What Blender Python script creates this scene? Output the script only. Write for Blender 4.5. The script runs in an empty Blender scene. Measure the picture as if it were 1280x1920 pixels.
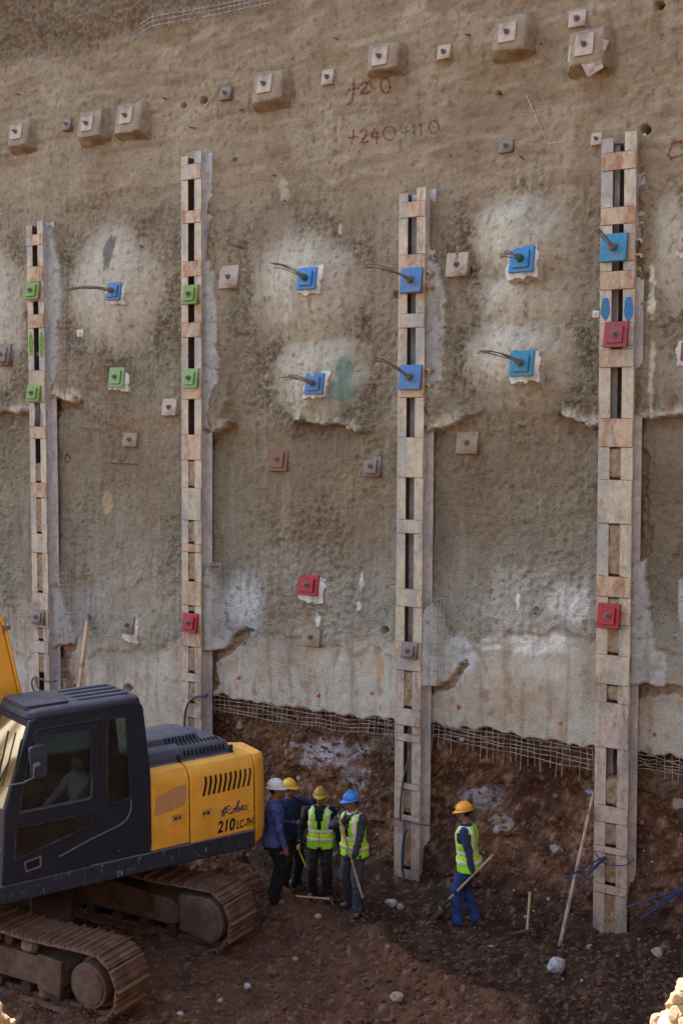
import bpy, bmesh, math, random
import numpy as np
from mathutils import Vector, Matrix, Quaternion, kdtree
from mathutils.geometry import tessellate_polygon
random.seed(7)
SC = bpy.context.scene
COL = SC.collection

# ------------------------------------------------------------------ camera
FPX, HC = 2400.0, 7.5                      # focal length in photo pixels (1280 wide), eye height above the pit floor
TH = math.atan(190 / 2400)
CT, ST = math.cos(TH), math.sin(TH)
cam = bpy.data.cameras.new('camera'); camo = bpy.data.objects.new('camera', cam); COL.objects.link(camo)
cam.sensor_fit = 'VERTICAL'; cam.sensor_height = 36; cam.sensor_width = 36; cam.lens = 36 * FPX / 1920
cam.clip_start = .1; cam.clip_end = 2000
camo.location = (0, 0, HC); camo.rotation_euler = (math.pi / 2 - TH, 0, 0)
SC.camera = camo
# ------------------------------------------------------------------ sky, sun, exposure
SUN_EL = math.radians(41)
SUN_DIR = Vector((-.47, .88, 0)).normalized() * math.cos(SUN_EL) + Vector((0, 0, math.sin(SUN_EL)))   # sun stands behind the wall
wd = bpy.data.worlds.new('World'); SC.world = wd; wd.use_nodes = True
nt = wd.node_tree; nt.nodes.clear()
sky = nt.nodes.new('ShaderNodeTexSky'); sky.sky_type = 'NISHITA'; sky.sun_disc = False
sky.sun_elevation = SUN_EL; sky.sun_rotation = math.atan2(SUN_DIR.x, SUN_DIR.y)
sky.air_density = 1.0; sky.dust_density = 3.0; sky.ozone_density = .5
bgn = nt.nodes.new('ShaderNodeBackground'); bgn.inputs[1].default_value = .13
outn = nt.nodes.new('ShaderNodeOutputWorld')
nt.links.new(sky.outputs[0], bgn.inputs[0]); nt.links.new(bgn.outputs[0], outn.inputs[0])
sl = bpy.data.lights.new('sun', 'SUN'); sl.energy = 4.2; sl.angle = math.radians(.53); sl.color = (1, .93, .82)
slo = bpy.data.objects.new('sun', sl); COL.objects.link(slo)
slo.rotation_euler = SUN_DIR.to_track_quat('Z', 'Y').to_euler(); slo.location = (0, 0, 30)
SC.view_settings.view_transform = 'Standard'; SC.view_settings.look = 'None'
SC.view_settings.exposure = 2.15; SC.view_settings.gamma = 1.0
SC.render.engine = 'CYCLES'
SC.cycles.max_bounces = 8; SC.cycles.diffuse_bounces = 5

# ------------------------------------------------------------------ pixel <-> place
W0 = np.array([1.11, 20.0]); WT = np.array([.82709, -.56206]); WN = np.array([-.56206, -.82709])   # plane of the pile fronts: along the wall, out of the wall
def ray(px, py):
    dx, dy = px - 640, py - 960
    return np.array([dx, FPX * CT - dy * ST, -FPX * ST - dy * CT])
def on_floor(px, py, z=0.0):
    r = ray(px, py); k = (z - HC) / r[2]
    return Vector((k * r[0], k * r[1], z))
def at_depth(px, py, Y):
    r = ray(px, py); k = Y / r[1]
    return Vector((k * r[0], Y, HC + k * r[2]))
def P(px, py, w=0.0):
    r = ray(px, py); k = np.dot(W0 + w * WN, WN) / np.dot(r[:2], WN)
    p = k * r[:2]
    return float(np.dot(p - W0, WT)), float(HC + k * r[2])
def wp(t, z, w):
    q = W0 + t * WT + w * WN
    return Vector((q[0], q[1], z))
def pxof(t, z, w=-.3):
    x = W0[0] + t * WT[0] + w * WN[0]; y = W0[1] + t * WT[1] + w * WN[1]; zz = z - HC
    d = y * CT - zz * ST; u = zz * CT + y * ST
    return 640 + FPX * x / d, 960 - FPX * u / d
T3 = Vector((WT[0], WT[1], 0)); N3 = Vector((WN[0], WN[1], 0)); Z3 = Vector((0, 0, 1))

# ------------------------------------------------------------------ numpy noise
_rng = np.random.RandomState(3)
_perm = np.concatenate([_rng.permutation(256)] * 3)
_ga = _rng.rand(256) * 2 * np.pi; _gx, _gy = np.cos(_ga), np.sin(_ga)
def gn(x, y, seed=0):
    x = np.asarray(x, float) + seed * 17.31; y = np.asarray(y, float) + seed * 9.77
    xi = np.floor(x).astype(int); yi = np.floor(y).astype(int); xf = x - xi; yf = y - yi; xi &= 255; yi &= 255
    u = xf * xf * xf * (xf * (xf * 6 - 15) + 10); v = yf * yf * yf * (yf * (yf * 6 - 15) + 10)
    def g(ix, iy, dx, dy):
        h = _perm[_perm[ix & 255] + (iy & 255)]
        return _gx[h] * dx + _gy[h] * dy
    a = g(xi, yi, xf, yf); b = g(xi + 1, yi, xf - 1, yf); c = g(xi, yi + 1, xf, yf - 1); d = g(xi + 1, yi + 1, xf - 1, yf - 1)
    return 1.5 * ((a * (1 - u) + b * u) * (1 - v) + (c * (1 - u) + d * u) * v)
def fb(x, y, seed=0, o=4, gain=.5):
    s = 0; a = 1; f = 1
    for i in range(o):
        s = s + a * gn(np.asarray(x) * f, np.asarray(y) * f, seed + i * 3); a *= gain; f *= 2.03
    return s
def ss(e0, e1, x):
    k = np.clip((x - e0) / (e1 - e0), 0, 1); return k * k * (3 - 2 * k)
def lin(c):
    c = np.array(c, float) / 255
    return np.where(c <= .04045, c / 12.92, ((c + .055) / 1.055) ** 2.4)

# ------------------------------------------------------------------ scene helpers
def tag(o, label=None, cat=None, group=None, kind=None):
    if label: o['label'] = label
    if cat: o['category'] = cat
    if group: o['group'] = group
    if kind: o['kind'] = kind
    return o
def empty(name, loc=(0, 0, 0), rot=None, scale=1.0):
    o = bpy.data.objects.new(name, None); COL.objects.link(o); o.location = loc; o.empty_display_size = .2
    if rot is not None: o.rotation_euler = rot
    o.scale = (scale,) * 3
    return o
def link(name, me, parent=None, mats=None):
    o = bpy.data.objects.new(name, me); COL.objects.link(o)
    if mats is not None:
        for m in (mats if isinstance(mats, (list, tuple)) else [mats]): me.materials.append(m)
    if parent: o.parent = parent
    return o
class MB:
    def __init__(s): s.v = []; s.f = []; s.m = []
    def add(s, vs, fs, m=0):
        b = len(s.v); s.v += [tuple(v) for v in vs]; s.f += [tuple(i + b for i in f) for f in fs]; s.m += [m] * len(fs); return s
    def box(s, c, d, M=None, m=0, taper=1.0):
        c = Vector(c); vs = []
        for k in (-1, 1):
            q = taper if k == 1 else 1
            for (i, j) in ((-1, -1), (1, -1), (1, 1), (-1, 1)):
                v = Vector((i * d[0] / 2 * q, j * d[1] / 2 * q, k * d[2] / 2))
                if M is not None: v = M @ v
                vs.append(c + v)
        return s.add(vs, [(3, 2, 1, 0), (4, 5, 6, 7), (0, 1, 5, 4), (1, 2, 6, 5), (2, 3, 7, 6), (3, 0, 4, 7)], m)
    def prism(s, poly, fn, a, b, m=0):
        """poly: list of 2D points, fn(u, v, k) -> 3D, extruded from k=a to k=b"""
        n = len(poly)
        vs = [fn(u, v, a) for u, v in poly] + [fn(u, v, b) for u, v in poly]
        fs = [tuple(range(n - 1, -1, -1)), tuple(range(n, 2 * n))] + [(i, (i + 1) % n, n + (i + 1) % n, n + i) for i in range(n)]
        return s.add(vs, fs, m)
    def holed(s, outer, holes, fn, a, b, m=0):
        loops = [[Vector((u, v, 0)) for u, v in l] for l in [outer] + holes]
        tri = tessellate_polygon(loops); pts = [p for l in loops for p in l]; n = len(pts)
        vs = [fn(p.x, p.y, a) for p in pts] + [fn(p.x, p.y, b) for p in pts]
        fs = [t[::-1] for t in tri] + [tuple(i + n for i in t) for t in tri]
        k = 0
        for l in loops:
            c = len(l)
            fs += [(k + i, k + (i + 1) % c, n + k + (i + 1) % c, n + k + i) for i in range(c)]; k += c
        return s.add(vs, fs, m)
    def tube(s, pts, r, n=6, m=0, caps=True):
        pts = [Vector(p) for p in pts]; rs = r if isinstance(r, (list, tuple)) else [r] * len(pts)
        rings = []; up = None
        for i, p in enumerate(pts):
            d = (pts[min(i + 1, len(pts) - 1)] - pts[max(i - 1, 0)]).normalized()
            if up is None:
                up = d.orthogonal().normalized()
            else:
                up = (up - d * up.dot(d)); up = up.normalized() if up.length > 1e-6 else d.orthogonal().normalized()
            sd = d.cross(up)
            rings.append([p + (up * math.cos(2 * math.pi * k / n) + sd * math.sin(2 * math.pi * k / n)) * rs[i] for k in range(n)])
        return s.loft(rings, m, caps)
    def loft(s, rings, m=0, caps=True):
        n = len(rings[0]); vs = [v for r in rings for v in r]; fs = []
        for i in range(len(rings) - 1):
            for k in range(n):
                fs.append((i * n + k, i * n + (k + 1) % n, (i + 1) * n + (k + 1) % n, (i + 1) * n + k))
        if caps: fs += [tuple(range(n - 1, -1, -1)), tuple(range((len(rings) - 1) * n, len(rings) * n))]
        return s.add(vs, fs, m)
    def cyl(s, a, b, r, n=16, m=0, r2=None): return s.tube([a, b], [r, r if r2 is None else r2], n, m)
    def build(s, name, mats, parent=None, smooth=False, bevel=0, seg=2, fix=True):
        me = bpy.data.meshes.new(name); me.from_pydata(s.v, [], s.f)
        if fix:
            bm = bmesh.new(); bm.from_mesh(me); bmesh.ops.recalc_face_normals(bm, faces=bm.faces); bm.to_mesh(me); bm.free()
        me.polygons.foreach_set('material_index', s.m)
        o = link(name, me, parent, mats)
        if smooth:
            me.polygons.foreach_set('use_smooth', [True] * len(me.polygons))
            if smooth != 'all': me.set_sharp_from_angle(angle=math.radians(42))
        if bevel:
            b = o.modifiers.new('bevel', 'BEVEL'); b.width = bevel; b.segments = seg; b.limit_method = 'ANGLE'; b.angle_limit = math.radians(35)
            me.polygons.foreach_set('use_smooth', [True] * len(me.polygons)); me.set_sharp_from_angle(angle=math.radians(42))
        return o
def grid_mesh(name, V, nu, nv, mats, parent=None, col=None, smooth=True, alpha=None):
    """V: (nv*nu,3) array, row-major"""
    me = bpy.data.meshes.new(name); n = nu * nv
    idx = np.arange(n).reshape(nv, nu)
    q = np.stack([idx[:-1, :-1], idx[:-1, 1:], idx[1:, 1:], idx[1:, :-1]], -1).reshape(-1, 4)
    me.vertices.add(n); me.vertices.foreach_set('co', V.astype(np.float32).ravel())
    me.loops.add(q.size); me.loops.foreach_set('vertex_index', q.astype(np.int32).ravel())
    me.polygons.add(len(q)); me.polygons.foreach_set('loop_start', np.arange(0, q.size, 4, dtype=np.int32)); me.polygons.foreach_set('loop_total', np.full(len(q), 4, np.int32))
    if smooth: me.polygons.foreach_set('use_smooth', np.ones(len(q), bool))
    if col is not None:
        a = me.color_attributes.new('Col', 'FLOAT_COLOR', 'POINT')
        a.data.foreach_set('color', np.concatenate([col, np.ones((n, 1)) if alpha is None else alpha.reshape(-1, 1)], 1).astype(np.float32).ravel())
    me.update(); me.validate()
    return link(name, me, parent, mats)

# ------------------------------------------------------------------ materials
class NT:
    def __init__(s, name):
        s.mat = bpy.data.materials.new(name); s.mat.use_nodes = True; s.t = s.mat.node_tree; s.b = s.t.nodes['Principled BSDF']
        s.tc = s.t.nodes.new('ShaderNodeTexCoord')
    def n(s, typ, **kw):
        x = s.t.nodes.new('ShaderNode' + typ)
        for k, v in kw.items(): setattr(x, k, v)
        return x
    def L(s, a, b): s.t.links.new(a, b)
    def noise(s, scale, detail=5, rough=.6, stretch=None, coord='Object'):
        x = s.n('TexNoise'); x.inputs['Scale'].default_value = scale; x.inputs['Detail'].default_value = detail; x.inputs['Roughness'].default_value = rough
        if stretch:
            mp = s.n('Mapping'); mp.inputs['Scale'].default_value = stretch; s.L(s.tc.outputs[coord], mp.inputs[0]); s.L(mp.outputs[0], x.inputs['Vector'])
        else: s.L(s.tc.outputs[coord], x.inputs['Vector'])
        return x.outputs['Fac']
    def ramp(s, fac, stops):
        r = s.n('ValToRGB'); e = r.color_ramp.elements
        while len(e) < len(stops): e.new(.5)
        for el, (p, c) in zip(e, stops):
            el.position = p; el.color = (*c, 1) if len(c) == 3 else c
        s.L(fac, r.inputs[0]); return r.outputs[0]
    def mix(s, fac, a, b, mode='MIX'):
        x = s.n('Mix', data_type='RGBA', blend_type=mode)
        if isinstance(fac, (int, float)): x.inputs[0].default_value = fac
        else: s.L(fac, x.inputs[0])
        for v, i in ((a, 6), (b, 7)):
            if isinstance(v, (tuple, list)): x.inputs[i].default_value = (*v[:3], 1)
            else: s.L(v, x.inputs[i])
        return x.outputs[2]
    def bump(s, h, strength=.4, dist=.01):
        b = s.n('Bump'); b.inputs['Strength'].default_value = strength; b.inputs['Distance'].default_value = dist
        s.L(h, b.inputs['Height']); s.L(b.outputs[0], s.b.inputs['Normal'])
    def fin(s, col, rough=.8, metal=0.0, spec=.3):
        if isinstance(col, (tuple, list)): s.b.inputs['Base Color'].default_value = (*col[:3], 1)
        else: s.L(col, s.b.inputs['Base Color'])
        if isinstance(rough, (int, float)): s.b.inputs['Roughness'].default_value = rough
        else: s.L(rough, s.b.inputs['Roughness'])
        s.b.inputs['Metallic'].default_value = metal; s.b.inputs['Specular IOR Level'].default_value = spec
        return s.mat
BW = ((0, 0, 0), (1, 1, 1))
def mul(c, k): return tuple(min(1, x * k) for x in c)
def pm(name, c, var=.25, scale=6, rough=.8, bump=.3, bscale=40, metal=0, dirt=None, damt=.5, dscale=2.5, dist=.006, spec=.3, stretch=None):
    """plain painted / worn surface: base colour with soft variation, patches of dirt and fine relief"""
    k = NT(name)
    f = k.noise(scale, 6, .65, stretch)
    col = k.ramp(f, [(.3, mul(c, 1 - var)), (.7, mul(c, 1 + var))])
    if dirt:
        d = k.noise(dscale, 8, .7); dm = k.ramp(d, [(.62 - damt * .35, BW[0]), (.8 - damt * .3, BW[1])])
        col = k.mix(dm, col, dirt)
    if bump: k.bump(k.noise(bscale, 4, .6), bump, dist)
    return k.fin(col, rough, metal, spec)
def sr(r, g, b, k=1.0): return tuple(float(x) * k for x in lin((r, g, b)))

M = {}
def attr_mat(name, fine=38, bstr=.6, bdist=.012, contrast=.35, rough=.95, stretch=None, mid=7, use_a=False):
    k = NT(name); a = k.n('Attribute'); a.attribute_name = 'Col'
    n1 = k.noise(mid, 8, .7); n2 = k.noise(fine, 5, .7)
    v1 = k.ramp(n1, [(.25, (1 - contrast,) * 3), (.75, (1 + contrast,) * 3)])
    c = k.mix(1.0, a.outputs['Color'], v1, 'MULTIPLY')
    v2 = k.ramp(n2, [(.3, (.82, .82, .82)), (.7, (1.18, 1.17, 1.15))])
    c = k.mix(1.0, c, v2, 'MULTIPLY')
    v = k.n('TexVoronoi'); v.inputs['Scale'].default_value = fine * 1.1; k.L(k.tc.outputs['Object'], v.inputs['Vector'])
    add = k.n('Math', operation='ADD'); k.L(n2, add.inputs[0]); k.L(v.outputs['Distance'], add.inputs[1])
    k.bump(add.outputs[0], bstr, bdist)
    if use_a:
        mm = k.n('Math', operation='MULTIPLY'); mm.inputs[1].default_value = bstr; k.L(a.outputs['Alpha'], mm.inputs[0]); k.L(mm.outputs[0], next(x for x in k.t.nodes if x.type == 'BUMP').inputs['Strength'])
    return k.fin(c, rough, 0, .15)
M['shotcrete'] = attr_mat('shotcrete', 34, 1.0, .024, .20, use_a=True)
M['soil'] = attr_mat('soil', 26, .8, .03, .35)
M['concrete'] = pm('pad_concrete', sr(134, 118, 98, 1.35), .22, 9, .95, .6, 60, dirt=sr(118, 92, 66), damt=.4, dist=.01)
M['plate_dusty'] = pm('dusty_steel_plate', sr(174, 158, 140, 1.1), .15, 12, .8, .15, 60, dirt=sr(120, 84, 60), damt=.35)
M['plate_grey'] = pm('grey_steel_plate', sr(135, 122, 114), .2, 12, .7, .2, 60, dirt=sr(100, 66, 48), damt=.45)
M['bolt'] = pm('dark_bolt_steel', sr(112, 102, 96), .3, 30, .55, .2, 80)
M['blue'] = pm('blue_plate_paint', (.035, .20, .46), .14, 14, .5, .12, 50, dirt=sr(120, 118, 116), damt=.34, dscale=13, spec=.4)
M['blue2'] = pm('dull_blue_plate_paint', (.06, .17, .37), .14, 14, .55, .12, 50, dirt=sr(120, 118, 116), damt=.34, dscale=13, spec=.4)
M['teal'] = pm('teal_plate_paint', (.035, .22, .34), .14, 14, .5, .12, 50, dirt=sr(120, 118, 116), damt=.34, dscale=13)
M['green'] = pm('green_plate_paint', (.17, .29, .05), .14, 14, .5, .12, 50, dirt=sr(130, 125, 110), damt=.34, dscale=13)
M['palegreen'] = pm('pale_green_plate_paint', (.20, .33, .12), .14, 14, .5, .12, 50, dirt=sr(140, 130, 115), damt=.2, dscale=9)
M['red'] = pm('red_plate_paint', (.34, .014, .02), .16, 14, .45, .12, 50, dirt=sr(90, 50, 45), damt=.15, dscale=9, spec=.4)
M['dullred'] = pm('faded_red_plate_paint', (.30, .055, .06), .16, 14, .6, .12, 50, dirt=sr(140, 90, 80), damt=.3, dscale=9)
M['headgreen'] = pm('green_anchor_head', (.04, .14, .05), .2, 14, .6, .1)
M['redbrown'] = pm('red_brown_plate', sr(138, 94, 76), .2, 14, .7, .2, 50, dirt=sr(120, 95, 75), damt=.5, dscale=7)
M['rim'] = pm('white_grout', (.66, .61, .54), .12, 20, .95, .7, 50, dirt=sr(160, 142, 122), damt=.5, dist=.01)
M['strand'] = pm('steel_strand', sr(140, 130, 122), .25, 20, .45, .2, 90, metal=.15)
M['bluestrand'] = pm('blue_sheathed_strand', (.03, .06, .16), .3, 20, .5, .1, 90, dirt=sr(90, 80, 75), damt=.3)
M['hose'] = pm('grey_hose', sr(70, 74, 82), .2, 20, .5, .1, 60, dirt=sr(110, 95, 85), damt=.4)
M['wire'] = pm('mesh_wire', sr(178, 164, 150), .2, 30, .7, .2, 80, dirt=sr(120, 92, 72), damt=.5, dscale=6)
M['wood'] = pm('ash_handle_wood', sr(196, 164, 132), .15, 5, .7, .2, 60, dirt=sr(120, 96, 78), damt=.35, stretch=(12, 12, 1.5))
M['toolsteel'] = pm('worn_tool_steel', sr(88, 78, 76), .25, 20, .5, .2, 60, metal=.4, dirt=sr(80, 60, 48), damt=.5)
def pile_mat(name, base, rust, grey, amt, g_amt):
    k = NT(name)
    c = k.ramp(k.noise(5, 8, .7), [(.3, mul(base, .8)), (.7, mul(base, 1.15))])
    r = k.noise(2.2, 9, .72, (1, 1, .45)); c = k.mix(k.ramp(r, [(.64 - amt * .33, BW[0]), (.70 - amt * .28, BW[1])]), c, rust)
    g = k.noise(1.7, 9, .7, (1.6, 1.6, .6)); c = k.mix(k.ramp(g, [(.66 - g_amt * .33, BW[0]), (.73 - g_amt * .3, BW[1])]), c, grey)
    d = k.noise(9, 8, .75); c = k.mix(k.ramp(d, [(.5, BW[0]), (.75, (.7, .7, .7))]), c, sr(118, 92, 72))
    w_ = k.noise(1.3, 9, .7, (1.3, 1.3, .8)); c = k.mix(k.ramp(w_, [(.66, BW[0]), (.71, (.8,) * 3)]), c, sr(198, 186, 174))
    e_ = k.noise(14, 5, .6, (1, 1, .10)); c = k.mix(k.ramp(e_, [(.5, BW[0]), (.8, (.35,) * 3)]), c, sr(134, 92, 66))
    f_ = k.noise(48, 6, .75); c = k.mix(k.ramp(f_, [(.54, BW[0]), (.64, (.4,) * 3)]), c, mul(rust, .66)); f2 = k.noise(60, 5, .7, (1, 1, .5)); c = k.mix(k.ramp(f2, [(.57, BW[0]), (.66, (.3,) * 3)]), c, sr(206, 194, 180))
    k.bump(k.noise(45, 5, .6), .5, .008)
    return k.fin(c, k.ramp(k.noise(12, 5, .6), [(.3, (.45,) * 3), (.7, (.8,) * 3)]), .12, .45)
M['pile'] = pile_mat('pile_steel_dusty', sr(190, 174, 148, 1.08), sr(166, 132, 96), sr(164, 160, 152), .40, .55)
M['pile_rust'] = pile_mat('pile_steel_rusty', sr(188, 162, 132, 1.08), sr(164, 116, 78), sr(176, 166, 150), .5, .45)
M['pile_web'] = pile_mat('pile_steel_web', sr(202, 198, 194, 1.2), sr(150, 126, 106), sr(184, 184, 186, 1.1), .15, .5)
M['pile_low'] = pile_mat('pile_steel_mortar_smeared', sr(184, 166, 148, 1.15), sr(150, 112, 82), sr(160, 152, 148), .45, .45)
M['pile_shade'] = pile_mat('pile_steel_inside_shade', sr(84, 66, 52), sr(90, 58, 38), sr(70, 62, 58), .4, .2)  # dark copy of the steel, shade inside the slots put into its colour
M['fill'] = pm('slot_soil_fill', sr(158, 130, 100), .35, 14, .97, .9, 30, dirt=sr(150, 132, 112), damt=.4, dscale=8, dist=.03)
# ================================================================== the shotcrete wall
def inpoly(X, Y, poly):
    r = np.zeros(np.shape(X), bool); n = len(poly); j = n - 1
    for i in range(n):
        xi, yi = poly[i]; xj, yj = poly[j]
        if yi != yj:
            c = ((yi > Y) != (yj > Y)) & (X < (xj - xi) * (Y - yi) / (yj - yi) + xi); r ^= c
        j = i
    return r
def interp(x, pts): return np.interp(x, [p[0] for p in pts], [p[1] for p in pts])
# sprayed domes round the anchors: centre, radii in photo pixels, height
DOMES = [(578, 545, 108, 124, .32), (600, 700, 96, 90, .20), (986, 462, 106, 108, .44), (985, 672, 114, 108, .42), (986, 566, 100, 90, .34), (222, 540, 94, 128, .22), (-8, 600, 62, 150, .1), (1262, 470, 46, 120, .05)]
HOLES = [(383, 188, 7), (344, 198, 5), (1238, 11, 9), (1213, 245, 10), (724, 1181, 7), (244, 1290, 8), (440, 300, 4), (935, 175, 4), (52, 590, 4), (745, 553, 8), (1008, 1140, 4)]
LEDGE = [(-300, 770), (0, 770), (60, 772), (85, 742), (155, 750), (200, 790), (330, 770), (400, 815), (430, 800), (540, 800), (575, 792), (625, 796), (680, 812), (740, 800), (820, 806), (870, 790), (900, 770), (1000, 768), (1060, 775), (1100, 800), (1180, 786), (1290, 776), (1600, 770)]
LEDGE_A = [(-300, .08), (0, .10), (60, .10), (85, .12), (150, .10), (175, .0), (390, .0), (400, .15), (428, .12), (440, .0), (545, .0), (565, .12), (670, .10), (700, .0), (790, .0), (805, .14), (880, .06), (910, .0), (1045, .0), (1075, .14), (1290, .12), (1600, .1)]
# fillets of shotcrete packed beside the piles: polygon in photo pixels, reference x (the pile side)
FILLETS = [([(82, 425), (106, 425), (112, 470), (122, 560), (122, 700), (126, 742), (82, 742)], 84, .30),
           ([(376, 470), (405, 500), (412, 640), (414, 800), (376, 812)], 380, .30),
           ([(796, 470), (826, 500), (836, 560), (832, 700), (826, 790), (796, 800)], 800, .30),
           ([(88, 1100), (106, 1088), (126, 1110), (134, 1170), (148, 1200), (128, 1208), (100, 1212), (88, 1210)], 92, .34),
           ([(376, 1090), (402, 1062), (420, 1110), (432, 1150), (452, 1158), (478, 1185), (452, 1186), (436, 1196), (430, 1212), (395, 1219), (376, 1216)], 380, .34),
           ([(800, 1150), (822, 1126), (838, 1170), (850, 1215), (872, 1232), (852, 1262), (838, 1276), (815, 1284), (800, 1282)], 804, .34),
           ([(1186, 1060), (1212, 1050), (1222, 1150), (1230, 1220), (1262, 1242), (1300, 1262), (1300, 1296), (1255, 1288), (1215, 1280), (1186, 1276)], 1190, .26)]
CAVES = [([(100, 1208), (150, 1196), (140, 1216), (124, 1240), (128, 1262), (138, 1275), (134, 1312), (112, 1312), (116, 1270), (106, 1236)], .16), ([(386, 1212), (432, 1206), (452, 1180), (482, 1180), (462, 1204), (432, 1226), (408, 1240), (404, 1290), (386, 1300)], .16), ([(804, 1278), (846, 1270), (874, 1232), (876, 1250), (850, 1286), (822, 1298), (804, 1300)], .16), ([(1192, 1280), (1300, 1292), (1300, 1306), (1230, 1306), (1192, 1300)], .14), ([(100, 744), (152, 750), (140, 762), (112, 768), (100, 790)], .10), ([(1186, 840), (1215, 850), (1216, 1040), (1186, 1050)], .12)]
PILE_T = []
for (a_, b_, c_, d_, e_, f_) in ((50, 80, 417, 63, 93, 1240), (340, 377, 288, 341, 378, 1300), (748, 798, 356, 738, 786, 1630), (1127, 1193, 253, 1111, 1174, 1700)):
    q0, q1, q2, q3 = P(a_, c_), P(b_, c_), P(d_, f_), P(e_, f_); PILE_T.append(((q0[0] + q1[0]) / 2, q0[1], (q2[0] + q3[0]) / 2, q2[1], q1[0] - q0[0], q0[1]))
TOPSOIL = [(-300, 120), (0, 118), (150, 100), (235, 72), (285, 40), (400, 20), (520, -6), (700, -60), (1500, -300)]
BASE = [(-400, 1400), (0, 1430), (366, 1430), (386, 1300), (400, 1303), (500, 1322), (600, 1336), (740, 1352), (820, 1362), (900, 1368), (1000, 1384), (1110, 1402), (1190, 1412), (1290, 1428), (1700, 1478)]
def wall_masks(t, z):
    X, Y = pxof(t, z)
    wx = 9 * fb(t * 2.2, z * 2.2, 1) + 4 * fb(t * 9, z * 9, 2, 2); wy = 9 * fb(t * 2.2, z * 2.2, 5) + 4 * fb(t * 9, z * 9, 6, 2)
    return X, Y, X + wx, Y + wy
def wall_h(t, z, full=False):
    t = np.asarray(t, float); z = np.asarray(z, float)
    X, Y, Xw, Yw = wall_masks(t, z)
    dome = np.zeros_like(t); ring = np.zeros_like(t); dh = np.zeros_like(t); soft = np.zeros_like(t)
    for cx, cy, rx, ry, a in DOMES:
        r = np.sqrt(((Xw - cx) / rx) ** 2 + ((Yw - cy) / ry) ** 2)
        k = 1 - ss(.80, 1.06, r); dome = np.maximum(dome, k); dh = np.maximum(dh, a * (1 - ss(.1, 1.12, r)))
        ring = np.maximum(ring, ss(.7, .98, r) * (1 - ss(1.05, 1.75, r))); soft = np.maximum(soft, 1 - ss(.42, 1.18, r))
    ring = ring * (1 - dome * .8) * ss(-.25, .35, fb(t * .9, z * .9, 23, 3) + .12)
    lo = ss(1180, 1230, Yw); up = 1 - ss(330, 430, Yw)
    soil = 1 - ss(-30, 26, Yw - interp(Xw, TOPSOIL))
    rough = .75 + .45 * ss(.0, .5, fb(t * .6, z * .6, 21)) - .42 * up
    rough = rough * (.35 + .9 * ss(-.5, .5, fb(t * .42, z * .5, 24, 3)))
    rough = rough * (1 - dome * .9) + ring * 1.3
    rough = rough * (1 - lo * .82) * (1 - soil) + soil * 2.4
    h = -.30 + .05 * fb(t * .33, z * .33, 11, 3) + .022 * fb(t * 1.3, z * 1.3, 12, 3) * (1 - .5 * lo) * (1 - .6 * dome) + .012 * fb(t * 4, z * 5, 13, 3) * (.35 + rough) * (1 - .75 * dome)
    lump = fb(t * 11, z * 11, 14, 3); h = h + rough * (.026 * lump + .020 * np.abs(fb(t * 17, z * 17, 15, 2)) + .012 * np.maximum(0, fb(t * 6, z * 6, 18, 2)))
    smear = fb(t * 1.1 + z * .25, z * 5.5 - t * .3, 16, 3); h = h + up * .02 * smear
    h = h + dh
    h = h + soil * (.10 * fb(t * 1.6, z * 1.6, 17, 4) - .06)
    led = interp(Xw, LEDGE); la = interp(Xw, LEDGE_A)
    h = h + 1.5 * la * (.7 + .6 * fb(t * 3.1, z * 1.2, 19, 3)) * (1 - ss(-2, 2, Yw - led)) * (.25 + .75 * ss(led - 150, led - 8, Yw))
    h = h - .9 * la * ss(led - 1, led + 2, Yw) * (1 - ss(led + 8, led + 55, Yw))
    h = h - .03 * ss(led, led + 60, Yw) * (1 - ss(led + 200, led + 330, Yw))
    low2 = 1 - ss(-4, 6, Yw - (1205 + 22 * np.sin(X / 95.0)) - 12 * fb(X / 60, 0 * X, 3, 2)); h = h + .035 * low2 * ss(1000, 1160, Yw)
    fil = np.zeros_like(t)
    for poly, x0, out in FILLETS:
        m = inpoly(X + .55 * (Xw - X), Y + .75 * (Yw - Y), poly)
        k = np.clip((X - x0) / 60, 0, 1); hh = -.34 + out * (1 - k) ** 1.2 + .012 * lump
        use = m & (hh > h); h = np.where(use, hh, h); fil = np.where(use, 1.0, fil)
    for (ta, za, tb, zb_, wd_, ztop) in PILE_T:                                   # voids behind the pile slots
        tc = tb + (ta - tb) * (z - zb_) / (za - zb_); h = np.where((np.abs(t - tc) < wd_ * .30) & (z < ztop - .12), h - .30, h)
    pit = np.zeros_like(t)
    for poly, dp in CAVES:
        m = inpoly(X + .9 * (Xw - X), Y + .9 * (Yw - Y), poly) & (fil < .5); pit = np.where(m, 1.0, pit); h = np.where(m, h - dp * .6 + .04 * lump, h)
    for cx, cy, r in HOLES:
        d = np.hypot(X - cx, Y - cy); h = h - .28 * (1 - ss(r * .55, r * 1.0, d)); h = h + .02 * ss(r * .8, r * 1.1, d) * (1 - ss(r * 1.3, r * 2.2, d))
    bl = interp(X, BASE) + 7 * fb(X / 34, 0 * X, 31, 3); below = ss(-1, 3, Y - bl)
    h = h * (1 - below) - .95 * below
    if full: return h, X, Y, Xw, Yw, dome, ring, lo, up, soil, fil, low2, lump, led, below, soft, pit
    return h
def h1(t, z): return float(wall_h(np.array([t]), np.array([z]))[0])
ALB = 1.40
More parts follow.
